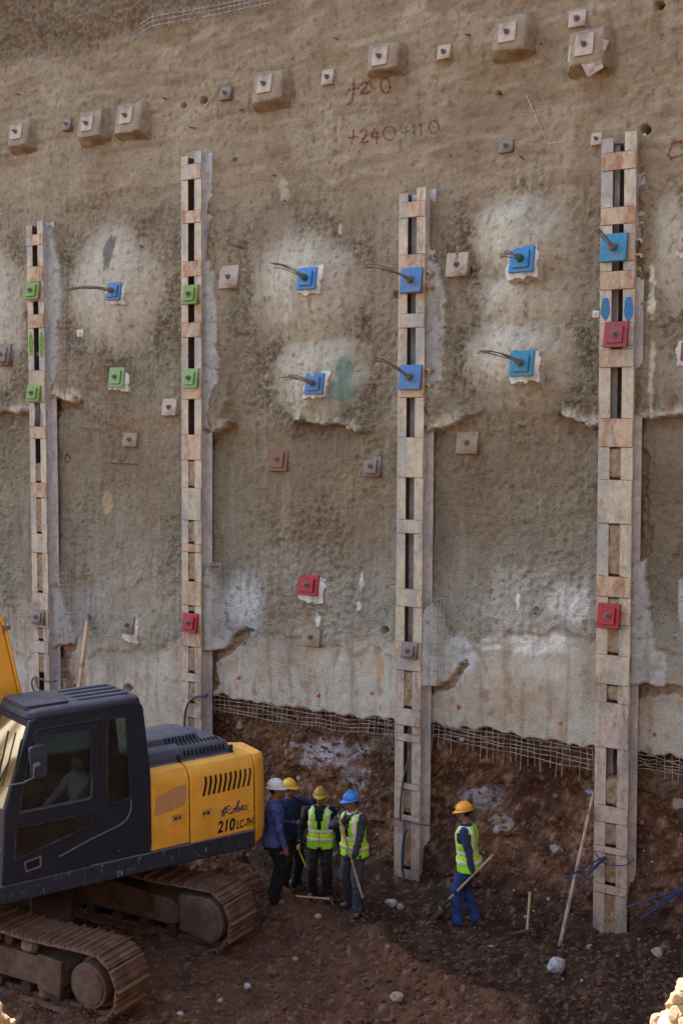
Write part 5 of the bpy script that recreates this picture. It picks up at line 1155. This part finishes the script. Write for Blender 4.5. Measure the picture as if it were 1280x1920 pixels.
    to = bpy.data.objects.new('tmp', me); COL.objects.link(to); rm = to.modifiers.new('r', 'REMESH'); rm.mode = 'VOXEL'; rm.voxel_size = .0085; smo = to.modifiers.new('s', 'SMOOTH'); smo.factor = .5; smo.iterations = 2
    dg = bpy.context.evaluated_depsgraph_get(); m2 = bpy.data.meshes.new_from_object(to.evaluated_get(dg)); bpy.data.objects.remove(to); m2.name = 'person'
    kd = kdtree.KDTree(len(B.v)); [kd.insert(v, i) for i, v in enumerate(B.v)]; kd.balance()
    nv = len(m2.vertices); co = np.empty(nv * 3, np.float32); m2.vertices.foreach_get('co', co); co = co.reshape(-1, 3); no = np.empty(nv * 3, np.float32); m2.vertices.foreach_get('normal', no); no = no.reshape(-1, 3)
    vp = [B.p[kd.find(c)[1]] for c in co]
    inv = HR.inverted(); sh_c = shirt; mats = [M['skin'], M['hair'], shirt, pants, M[boots], M['glove'] if gloves else M['skin'], sleeve or shirt]; m2.materials.clear(); [m2.materials.append(m) for m in mats]
    cl = np.array([p in ('torso', 'uparm', 'forearm', 'thigh', 'calf') for p in vp]); sc_ = np.array([.013 if p != 'torso' else .008 for p in vp])
    n1 = fb(co[:, 0] * 9 + co[:, 1] * 5 + loc.x * 3, co[:, 2] * 11 + co[:, 1] * 7, 111, 3); n2 = fb(co[:, 0] * 22, co[:, 2] * 16 + co[:, 1] * 13, 112, 2)
    co2 = co + no * ((n1 * sc_ + n2 * .0025 + .004) * cl)[:, None]; m2.vertices.foreach_set('co', co2.astype(np.float32).ravel())
    mi = []
    for p in m2.polygons:
        pt = vp[p.vertices[0]]; c = p.center
        if pt == 'head':
            q = inv @ (V3(c) - hc) / k; mi.append(1 if (q.z > .062 or (q.y > .028 and q.z > -.055) or (abs(q.x) > .060 and q.y > -.01 and q.z > .02)) else 0)
        elif pt == 'neck': mi.append(0)
        elif pt in ('uparm', 'forearm'): mi.append(6)
        elif pt == 'hand': mi.append(5)
        elif pt == 'torso': mi.append(2 if c[2] > .985 * k else 3)
        elif pt in ('thigh', 'calf'): mi.append(3)
        else: mi.append(4)
    m2.polygons.foreach_set('material_index', mi); m2.polygons.foreach_set('use_smooth', [True] * len(mi))
    o = link('person', m2); o.location = loc; o.rotation_euler = (0, 0, rot); tag(o, label, 'person', group)
    # jacket hem / vest grown off the body's own surface
    def shell(name, test, mat, off):
        keep = [p for p in m2.polygons if test(p, vp[p.vertices[0]])]; ids = sorted({v for p in keep for v in p.vertices}); mp = {v: i for i, v in enumerate(ids)}
        vs = [V3(co2[v]) + V3(no[v]) * off for v in ids]; me_ = bpy.data.meshes.new(name); me_.from_pydata(vs, [], [[mp[v] for v in p.vertices] for p in keep]); ob = link(name, me_, o, mat); me_.polygons.foreach_set('use_smooth', [True] * len(me_.polygons))
        so = ob.modifiers.new('thick', 'SOLIDIFY'); so.thickness = .006; so.offset = -1; sm = ob.modifiers.new('s', 'SMOOTH'); sm.factor = .5; sm.iterations = 2; return ob
    if vest:
        na = 60; zl = np.linspace(.825, 1.478, 56); Wd = np.interp(zl, [q[0] for q in secs], [q[1] for q in secs]); Dp = np.interp(zl, [q[0] for q in secs], [q[2] for q in secs]); Yo = np.interp(zl, [q[0] for q in secs], [q[3] for q in secs])
        Wd = np.maximum(Wd, np.where(zl < 1.0, .185, 0)); Dp = np.maximum(Dp, np.where(zl < 1.0, .14, 0))
        def vshell(name, test, mat, off):
            pts = []; keep = []
            for j, z in enumerate(zl):
                c = tor(z * k)
                for q in range(na):
                    a_ = 2 * math.pi * q / na; ca, sa_ = math.cos(a_), math.sin(a_); fo = .010 * float(gn(np.array([a_ * 2.2 + loc.x]), np.array([z * 9]), 121)[0]) + .006 * float(gn(np.array([a_ * 5]), np.array([z * 16 + loc.y]), 122)[0])
                    pts.append(c + V3(((Wd[j] * 1.08 * k + off + fo) * math.copysign(abs(ca) ** .8, ca), Yo[j] * k + (Dp[j] * 1.1 * k + off + fo) * math.copysign(abs(sa_) ** .9, sa_), 0)))
            for j in range(len(zl) - 1):
                for q in range(na):
                    a_ = 2 * math.pi * (q + .5) / na; z = (zl[j] + zl[j + 1]) / 2; x = Wd[j] * 1.08 * math.copysign(abs(math.cos(a_)) ** .8, math.cos(a_))
                    if test(z, x, math.sin(a_)): keep.append((j * na + q, j * na + (q + 1) % na, (j + 1) * na + (q + 1) % na, (j + 1) * na + q))
            ids = sorted({i for f in keep for i in f}); mp = {v: i for i, v in enumerate(ids)}; me_ = bpy.data.meshes.new(name); me_.from_pydata([pts[i] for i in ids], [], [[mp[i] for i in f] for f in keep]); ob = link(name, me_, o, mat); me_.polygons.foreach_set('use_smooth', [True] * len(keep)); so = ob.modifiers.new('thick', 'SOLIDIFY'); so.thickness = .005; so.offset = -1; return ob
        open_v = lambda z, x, s_: s_ < 0 and z > 1.10 and abs(x) < .010 + (z - 1.10) * .20
        arm = lambda z, x: abs(x) > .16 and 1.24 < z < 1.40
        inside = lambda z, x, s_: not open_v(z, x, s_) and not arm(z, x) and not (s_ < 0 and z < .86 and abs(x) < .02)
        vshell('vest', inside, M['hivis'], .022)
        for z0, z1 in ((1.075, 1.118), (.945, .99)): vshell('reflective_band', lambda z, x, s_: z0 < z < z1 and inside(z, x, s_), M['reflect'], .0262)
        vshell('yellow_band', lambda z, x, s_: .998 < z < 1.068, M['hivis_band'], .0245)
        for sx in (-1, 1): vshell('shoulder_tape', lambda z, x, s_: inside(z, x, s_) and z > 1.125 and .098 < sx * x < .140, M['reflect'], .0255)
        mb = MB(); mb.box(tor(.975 * k, 0, -.1) + V3((0, -.066 * k, 0)), (.014, .012, .25 * k)); mb.build('zip', M['zip'], o)
    elif not sit:
        shell('shirt_hem', lambda p, pt: pt in ('torso', 'thigh') and .86 < p.center[2] / k < 1.03 and abs(p.center[0]) < .22, shirt, .014)
    if collar:
        mb = MB(); c = tor(1.475 * k, 0, .0); mb.loft([[c + V3((math.cos(a) * r, math.sin(a) * r * .95 - (.012 if math.sin(a) < 0 else 0), z + .02 * math.sin(a))) for a in [2 * math.pi * q / 18 for q in range(18)]] for r, z in ((.082, -.015), (.076, .035), (.066, .035), (.068, -.012))], caps=False); mb.build('collar', collar, o, smooth=True)
    for sx in (-1, 1):
        mb = MB(); mb.loft([[hp(sx * .031 + math.cos(a) * r, -.081 + y, .004 + math.sin(a) * r * .6) for a in [2 * math.pi * q / 10 for q in range(10)]] for r, y in ((.013, .004), (.012, -.006), (.005, -.0085))]); mb.build('eye', M['eye'], o, smooth='all')
    if helmet:
        mb = MB(); rings = []; n = 28
        for i in range(9):
            a = (math.pi / 2) * i / 8.4; r = math.cos(a); z = .045 + .118 * math.sin(a)
            rings.append([hp(.104 * r * math.cos(t), .012 + .124 * r * math.sin(t), z + (.010 * r * 0)) for t in [2 * math.pi * q / n for q in range(n)]])
        mb.loft(rings)
        brim = lambda e, z: [hp((.106 + e * .35) * math.cos(t), .012 + (.126 + e * (1.55 if math.sin(t) < 0 else .25) * (abs(math.sin(t)) ** .7)) * math.sin(t), z - (.016 if math.sin(t) < 0 else .004) * (e / .036) * abs(math.sin(t))) for t in [2 * math.pi * q / n for q in range(n)]]
        mb.loft([brim(-.006, .040), brim(.036, .038), brim(.036, .046), brim(-.004, .056)], caps=False)
        he = mb.build('helmet', M[helmet], o, smooth='all')
        mb = MB()
        for xo in (-.022, 0, .022):
            mb.tube([hp(xo, .012 - .124 * math.cos(t) * .99, .045 + .118 * math.sin(t) + .002) for t in np.linspace(.35, math.pi - .35, 12)], .008, 6)
        mb.build('helmet_ridge', M[helmet], he, smooth=True)
        if hat_mark:
            mb = MB()
            for (x0, z0, x1, z1) in hat_mark:
                ang = lambda x: x / .11
                pt = lambda x, z: hp(.1085 * math.cos(z / .12) * math.sin(ang(x)) , .012 + .129 * math.cos(z / .12) * math.cos(ang(x)), .047 + .122 * math.sin(z / .12))
                mb.tube([pt(x0 + (x1 - x0) * q / 4, z0 + (z1 - z0) * q / 4) for q in range(5)], .006, 5)
            mb.build('helmet_mark', M['h_white'], he)
    return o
def to_local(w, loc, rot): return Matrix.Rotation(-rot, 3, 'Z') @ (Vector(w) - loc)
def spot(px, py):
    p = on_floor(px, py, 0.0)
    for _ in range(4): p = on_floor(px, py, gz(p.x, p.y))
    return p
navy, dnavy, black = cloth('dark_blue_jacket', (.018, .028, .075)), cloth('very_dark_navy', (.010, .012, .022)), cloth('black_trousers', (.008, .008, .011))
blue_sh, blue_ov, grey_j, grey_t, dgrey = cloth('blue_shirt', (.055, .085, .26)), cloth('blue_overall', (.025, .06, .20)), cloth('grey_jacket', (.045, .047, .055)), cloth('grey_trousers', (.055, .06, .072)), cloth('dark_grey_trousers', (.022, .021, .022))
lilac = cloth('lilac_shirt', (.42, .38, .58))
R_ = math.radians
# white helmet, blue shirt, seen from the side behind the counterweight
p = spot(512, 1690); rt = R_(98)
person(p, rt, 'person in white helmet and blue shirt, hands down, beside the excavator counterweight', 1.74, {'R': (Vector((-.20, -.15, .83)), Vector((-.3, 1, 0)), None)}, None, (0, -.03), 0, .05, blue_sh, black, 'h_white')
# yellow helmet, arm stretched up to the right
p = spot(543, 1668); rt = R_(38)
L1 = to_local(at_depth(597, 1487, p.y - .15), p, rt)
person(p, rt, 'person in clean yellow helmet and dark blue jacket pointing up with one arm', 1.76, {'L': (L1, Vector((0, 1, -1)), None), 'R': (Vector((-.08, -.26, 1.16)), Vector((-1, .4, -.6)), None)}, None, (0, 0), R_(12), 0, navy, dgrey, 'h_yellow', gloves=False)
# dusty yellow helmet, vest, facing the camera
p = spot(601, 1680); rt = R_(-8)
p3 = p
person(p, rt, 'person in dusty yellow helmet and green vest facing the camera, holding a yellow tape', 1.70, {'L': (Vector((.31, -.02, .84)), Vector((.6, .6, 0)), None), 'R': (Vector((-.31, -.10, .88)), Vector((-.6, .6, 0)), None)}, {'L': (Vector((.12, -.04, .085)), Vector((.1, -1, 0)), .3), 'R': (Vector((-.12, .0, .085)), Vector((-.1, -1, 0)), -.35)}, (0, -.01), 0, .12, dnavy, dgrey, 'h_dirty', vest=True)
# tape measure in his hand
hw = p3 + Matrix.Rotation(rt, 3, 'Z') @ Vector((-.325, -.12, .80)); r = empty('tape_measure', hw); tag(r, 'yellow tape measure with hanging blade held by the worker in the middle', 'tape measure')
mb = MB(); mb.box((0, 0, 0), (.055, .05, .07)); mb.build('case', M['h_yellow'], r, bevel=.012)
mb = MB(); mb.loft([[(x0 + q * .022, -.012 + q * .006, -.03 - q * .055) for x0 in (-.011, .011)] + [(x0 + q * .022, -.014 + q * .006, -.03 - q * .055) for x0 in (.011, -.011)] for q in range(6)]); mb.build('tape_blade', M['hivis_band'], r)
# blue helmet, vest, leaning on a shovel
p = spot(664, 1702); rt = R_(-42); p4 = p
s_top, s_bot = at_depth(634, 1528, p.y - .32), spot(693, 1722)
dirv = (s_bot - s_top).normalized()
hR = to_local(s_top + dirv * .13, p, rt); hL = to_local(s_top + dirv * .78, p, rt)
person(p, rt, 'person in blue helmet, green vest and grey work clothes leaning on a long shovel', 1.76, {'R': (hR - (hR - Vector((-.17, 0, 1.4))).normalized() * .06, Vector((-1, .2, -.5)), to_local(dirv + p, p, rt)), 'L': (hL - (hL - Vector((.17, 0, 1.4))).normalized() * .06, Vector((1, .6, -.2)), to_local(dirv + p, p, rt))},
       {'L': (Vector((.22, -.16, .085)), Vector((.3, -1, 0)), .5), 'R': (Vector((-.13, .04, .085)), Vector((-.1, -1, 0)), -.2)}, (-.02, -.03), R_(-28), .12, grey_j, grey_t, 'h_blue', vest=True, sleeve=grey_j, collar=M['reflect'], gloves=True, hat_mark=[(-.028, .045, -.028, .085), (-.03, .065, -.012, .085), (-.004, .045, -.004, .085), (-.004, .085, .012, .07), (.012, .07, -.002, .06)] )
def shovel(top, bot, label, blade_len=.28, up=None):
    r = empty('shovel', bot); tag(r, label, 'shovel', 'shovels'); d = (top - bot).normalized(); L = (top - bot).length
    mb = MB(); n = 9; mb.tube([d * (blade_len * .7) + d * ((L - blade_len * .7) * q / n) for q in range(n + 1)], [.0175] * n + [.02], 10); mb.build('handle', M['wood'], r, smooth=True)
    u = up if up is not None else Vector((1, 0, 0)); u = (u - d * u.dot(d)).normalized(); nrm = d.cross(u)
    mb = MB(); rows = []
    for q in range(8):
        s = q / 7; wd_ = .115 * (1 - (1 - s) ** 3.2 * .92) if s < .75 else .115; wd_ = .022 + .1 * math.sin(min(1, s / .62) * math.pi / 2) ** .6
        rows.append([d * (blade_len * s - .04) + u * (wd_ * x) + nrm * (.028 * x * x) + nrm * (.012 * math.sin(s * 3)) for x in (-1, -.6, -.2, .2, .6, 1)])
    vs = [v for rw in rows for v in rw]; mb.add(vs, [(j * 6 + i, j * 6 + i + 1, j * 6 + i + 7, j * 6 + i + 6) for j in range(7) for i in range(5)]); bl = mb.build('blade', M['toolsteel'], r, smooth='all'); so = bl.modifiers.new('t', 'SOLIDIFY'); so.thickness = .005
    mb = MB(); mb.tube([d * (blade_len * .8), d * (blade_len * .8 + .2)], [.03, .022], 10); mb.build('socket', M['toolsteel'], r, smooth=True)
    return r
shovel(s_top, s_bot - Vector((0, 0, .06)), 'long shovel standing in the dirt, held by the worker in blue helmet', .24, Vector((.3, 1, 0)))
# orange helmet, vest, blue clothes, seen from behind left
p = spot(877, 1733); rt = R_(-108); p5 = p
sa, sb = at_depth(924, 1603, p.y - .40), spot(806, 1724); sb = sb + Vector((0, 0, .02)); dv = (sb - sa).normalized()
mid = sa + dv * ((sb - sa).length * .32); hL = to_local(mid, p, rt); hR = to_local(sa + dv * ((sb - sa).length * .55), p, rt)
person(p, rt, 'person in orange helmet, green vest and blue clothes standing alone with a shovel', 1.80, {'L': (hL - (hL - Vector((.18, 0, 1.4))).normalized() * .07, Vector((.5, 1, 0)), to_local(dv + p, p, rt)), 'R': (Vector((-.22, -.12, .90)), Vector((-.5, 1, 0)), None)},
       {'L': (Vector((.11, -.13, .085)), Vector((.1, -1, 0)), .1), 'R': (Vector((-.12, .08, .085)), Vector((-.1, -1, 0)), -.2)}, (0, -.05), R_(-4), .22, navy, blue_ov, 'h_orange', vest=True, sleeve=cloth('slate_blue_sleeve', (.035, .05, .11)), gloves=True)
shovel(sa, sb, 'shovel with pale wooden handle held low by the worker in orange helmet', .34, Vector((.2, -1, .3)))
# operator in the cab
ROT_EX = math.radians(36.87)
cab_p = ex.matrix_basis @ Vector((.18, -.86, 1.13)); rt = ROT_EX - math.pi / 2
person(Vector(cab_p), rt, 'person in pale shirt seated at the controls inside the excavator cab', 1.72, {'L': (Vector((.24, -.42, 1.0)), Vector((.6, .4, -.8)), None), 'R': (Vector((-.24, -.42, 1.0)), Vector((-.6, .4, -.8)), None)},
       {'L': (Vector((.14, -.52, .46)), Vector((.1, -1, .9)), .0), 'R': (Vector((-.14, -.52, .46)), Vector((-.1, -1, .9)), .0)}, (0, -.02), 0, .08, lilac, dgrey, None, sit=True, group='excavator crew')

# ================================================================== tools on the ground
def pickaxe(foot, top, label, arm, side=None):
    """foot: head end of the handle, top: other end"""
    r = empty('pickaxe', foot); tag(r, label, 'pickaxe', 'pickaxes'); d = (top - foot); mb = MB(); mb.tube([Vector((0, 0, 0)), d * .12, d * .5, d], [.026, .02, .018, .021], 10); mb.build('handle', M['wood'], r, smooth=True)
    a = Vector(arm); mb = MB(); mb.tube([-a * .5, -a * .22 + d.normalized() * .02, d.normalized() * .03, a * .45 + d.normalized() * .015, a], [.012, .024, .034, .022, .008], 8); mb.build('pick_head', M['toolsteel'], r, smooth=True)
a, b = spot(624, 1696), spot(541, 1689); a.z += .08; b.z += .08
pickaxe(a, b, 'pickaxe lying on the ground in front of the workers', Vector((.02, -.28, .0)))
a = spot(987, 1753); a.z += .03; b = at_depth(993, 1672, a.y + .12)
pickaxe(a, b, 'pickaxe standing upright on its head right of the lone worker', Vector((-.27, -.02, -.015)))

# ================================================================== loose stones
M['stone_pale'] = pm('pale_limestone', sr(168, 152, 136), .25, 6, .9, .6, 18, dirt=sr(120, 92, 70), damt=.4, dist=.02)
M['stone_white'] = pm('white_rubble', sr(176, 176, 180), .3, 7, .9, .6, 18, dirt=sr(90, 84, 80), damt=.4, dist=.02)
M['stone_sun'] = pm('dry_rubble', sr(196, 168, 132), .2, 6, .95, .7, 20, dist=.02)
def rock_mesh(name, seed, mat, flat=.7, sub=2):
    bm = bmesh.new(); bmesh.ops.create_icosphere(bm, subdivisions=sub, radius=1); rnd = random.Random(seed); pl = [(Vector((rnd.gauss(0, 1), rnd.gauss(0, 1), rnd.gauss(0, 1))).normalized(), rnd.uniform(.55, .9)) for _ in range(9)]
    for v in bm.verts:
        c = v.co.copy()
        for n_, o_ in pl:
            e = c.dot(n_) - o_
            if e > 0: c -= n_ * e * .9
        v.co = Vector((c.x, c.y * .85, c.z * flat))
    me = bpy.data.meshes.new(name); bm.to_mesh(me); bm.free(); me.materials.append(mat); return me
def rock(x, y, size, label, seed, mat='stone_pale', on=None, flat=.7):
    p = spot(x, y) if on is None else on; me = rock_mesh('rock', seed, M[mat], flat); o = link('rock', me); o.location = (p.x, p.y, p.z + size * .25); o.scale = (size,) * 3; o.rotation_euler = (.2, .1, seed * 1.3); tag(o, label, 'rock', 'loose stones'); return o
rock(1042, 1816, .20, 'large pale grey lump of rubble on the dark soil, lower right', 1, 'stone_white', flat=.55)
rock(744, 1874, .10, 'pinkish angular stone in the soil at the bottom centre', 2)
rock(992, 1906, .12, 'angular beige stone at the bottom edge right of centre', 3)
rock(733, 1696, .11, 'pale stone at the foot of the middle pile', 4, 'stone_white'); rock(750, 1702, .07, 'small pale stone just right of the one at the middle pile foot', 14, 'stone_pale')
rock(465, 1852, .065, 'small bluish white pebble in front of the far track', 5, 'stone_white'); rock(596, 1722, .07, 'small dark stone below the lying pickaxe', 6)
rock(553, 1800, .05, 'small tan pebble on the brown soil left of centre', 7); rock(1105, 1778, .06, 'small stone left of the rightmost pile foot', 8); rock(920, 1777, .05, 'small brown stone between lone worker and rubble lump', 9)
rock(545, 1655, .09, 'pale stone behind the boots of the two workers', 10, 'stone_white', on=spot(546, 1658)); rock(1233, 1790, .12, 'rough brown stone near the right edge', 11); rock(415, 1880, .06, 'pebble near the bottom left of centre, by the tracks', 15)
def on_face(x, y, k=.0):
    t, z = P(x, y, -.35); w_ = float(soil_w(np.array([t]), np.array([z]))[0]); return wp(t, z, w_ + k)
for (x, y, s, lab, sd, mt) in [(1036, 1598, .14, 'tan stone stuck in the earth face between the lone worker and the steel bar', 21, 'stone_pale'), (868, 1362, .12, 'pale stone set under the wire mesh', 22, 'stone_pale'), (440, 1362, .13, 'tan stone in the earth just behind the counterweight', 23, 'stone_pale'),
                               (1262, 1515, .13, 'yellowish stone in the earth face at the right edge', 24, 'stone_pale'), (545, 1400, .16, 'orange brown stone in the earth face above the white helmet', 25, 'stone_pale'), (1090, 1495, .09, 'grey stone in the earth just left of the rightmost pile', 26, 'stone_white'), (925, 1560, .13, 'pale jagged stone in the earth right of the orange helmet', 27, 'stone_white')]:
    q = on_face(x, y); rock(x, y, s, lab, sd, mt, on=Vector((q.x, q.y, q.z - s * .25)))
# gravel and clods nobody could count
def scatter(name, n, place, sizes, mats, seed):
    rnd = random.Random(seed); base = [rock_mesh('r', 50 + i, M['stone_pale'], .7, 1) for i in range(5)]; vb = [[v.co.copy() for v in m.vertices] for m in base]; fbs = [[tuple(p.vertices) for p in m.polygons] for m in base]; mb = MB()
    for i in range(n):
        pos = place(rnd); s = rnd.uniform(*sizes) * (1 if rnd.random() < .8 else 1.7); b = rnd.randrange(5); R = Matrix.Rotation(rnd.uniform(0, 6.28), 3, 'Z') @ Matrix.Rotation(rnd.uniform(-.6, .6), 3, 'X')
        mb.add([pos + R @ (v * s) for v in vb[b]], fbs[b], 0 if rnd.random() < .99 else (1 if rnd.random() < .7 else 2))
    o = mb.build(name, mats, fix=False); tag(o, kind='stuff'); return o
M['clod'] = pm('earth_clod', sr(92, 66, 50), .35, 8, .97, .6, 20, dist=.02)
def pl_ground(rnd):
    while 1:
        x, y = rnd.uniform(-3.8, 5.2), rnd.uniform(13.9, 19.4)
        if wall_d(x, y) > -.1 and abs(x) < .285 * y: return Vector((x, y, gz0(x, y)))
_gx0, _gy0 = gx, gy; _GZ = G[:, 2].reshape(len(gy), len(gx))
def gz0(x, y): return float(_GZ[min(np.searchsorted(_gy0, y), len(_gy0) - 1), min(np.searchsorted(_gx0, x), len(_gx0) - 1)])
g1 = scatter('clods', 5500, pl_ground, (.008, .038), [M['clod'], M['stone_pale'], M['stone_white']], 3); g1['label'] = 'loose dark clods and gravel over the pit floor'
def pl_face(rnd):
    t, z = rnd.uniform(-5, 4.8), rnd.uniform(.0, 2.4) ; i = min(np.searchsorted(ts, t), len(ts) - 1); j = min(np.searchsorted(zs, z), len(zs) - 1); return wp(t, z, float(sw.reshape(len(zs), len(ts))[j, i]))
g2 = scatter('embedded_gravel', 2600, pl_face, (.012, .045), [pm('face_clod', sr(112, 80, 58), .35, 8, .97, .6, 20, dist=.02), M['stone_pale'], M['stone_white']], 4); g2['label'] = 'stones and lumps stuck in the raw earth face'
# sunlit rubble heaps on the bank in front of the photographer
def heap(cx, cy, top, rad, n, label, seed):
    z0 = gz(cx, cy); r = empty('rubble_heap', (cx, cy, z0)); tag(r, label, 'rubble heap', 'sunlit heaps at the bottom corners'); rnd = random.Random(seed); nu = 26; H = top - z0; vs = []; fs = []
    mb = MB(); rings = []
    for i in range(9):
        f = i / 8; rr_ = rad * (1.15 - f * 1.05); rings.append([Vector((rr_ * math.cos(a) * (1 + .12 * math.sin(3 * a + i)), rr_ * math.sin(a) * (1 + .1 * math.sin(5 * a)), H * (f ** .85) - .12 * (1 - f) + rnd.uniform(-.015, .015))) for a in [2 * math.pi * q / nu for q in range(nu)]])
    mb.loft(rings); mb.build('core', M['stone_sun'], r, smooth='all')
    ms = [rock_mesh('stone', seed * 10 + i, M['stone_sun'], .75, 2) for i in range(5)]
    for i in range(min(n, 290)):
        f = rnd.random() ** .6; a = rnd.uniform(0, 6.28); k = rad * (1.15 - f * 1.05); o = bpy.data.objects.new('stone', rnd.choice(ms)); COL.objects.link(o); o.parent = r; s = rnd.choice([.007, .009, .012, .016, .022, .03])
        o.location = (k * math.cos(a) * (1 + .12 * math.sin(3 * a)), k * math.sin(a), H * (f ** .85) - .1 * (1 - f)); o.scale = (s,) * 3; o.rotation_euler = (rnd.uniform(0, 3), rnd.uniform(0, 3), rnd.uniform(0, 6))
q = at_depth(-16, 1840, 3.5); heap(q.x - .06, 3.5, q.z,   .32, 330, 'bright sunlit rubble heap at the bottom left corner', 1)
q = at_depth(1290, 1850, 3.5); heap(q.x + .03, 3.5, q.z, .36, 380, 'bright sunlit rubble heap at the bottom right corner', 2)
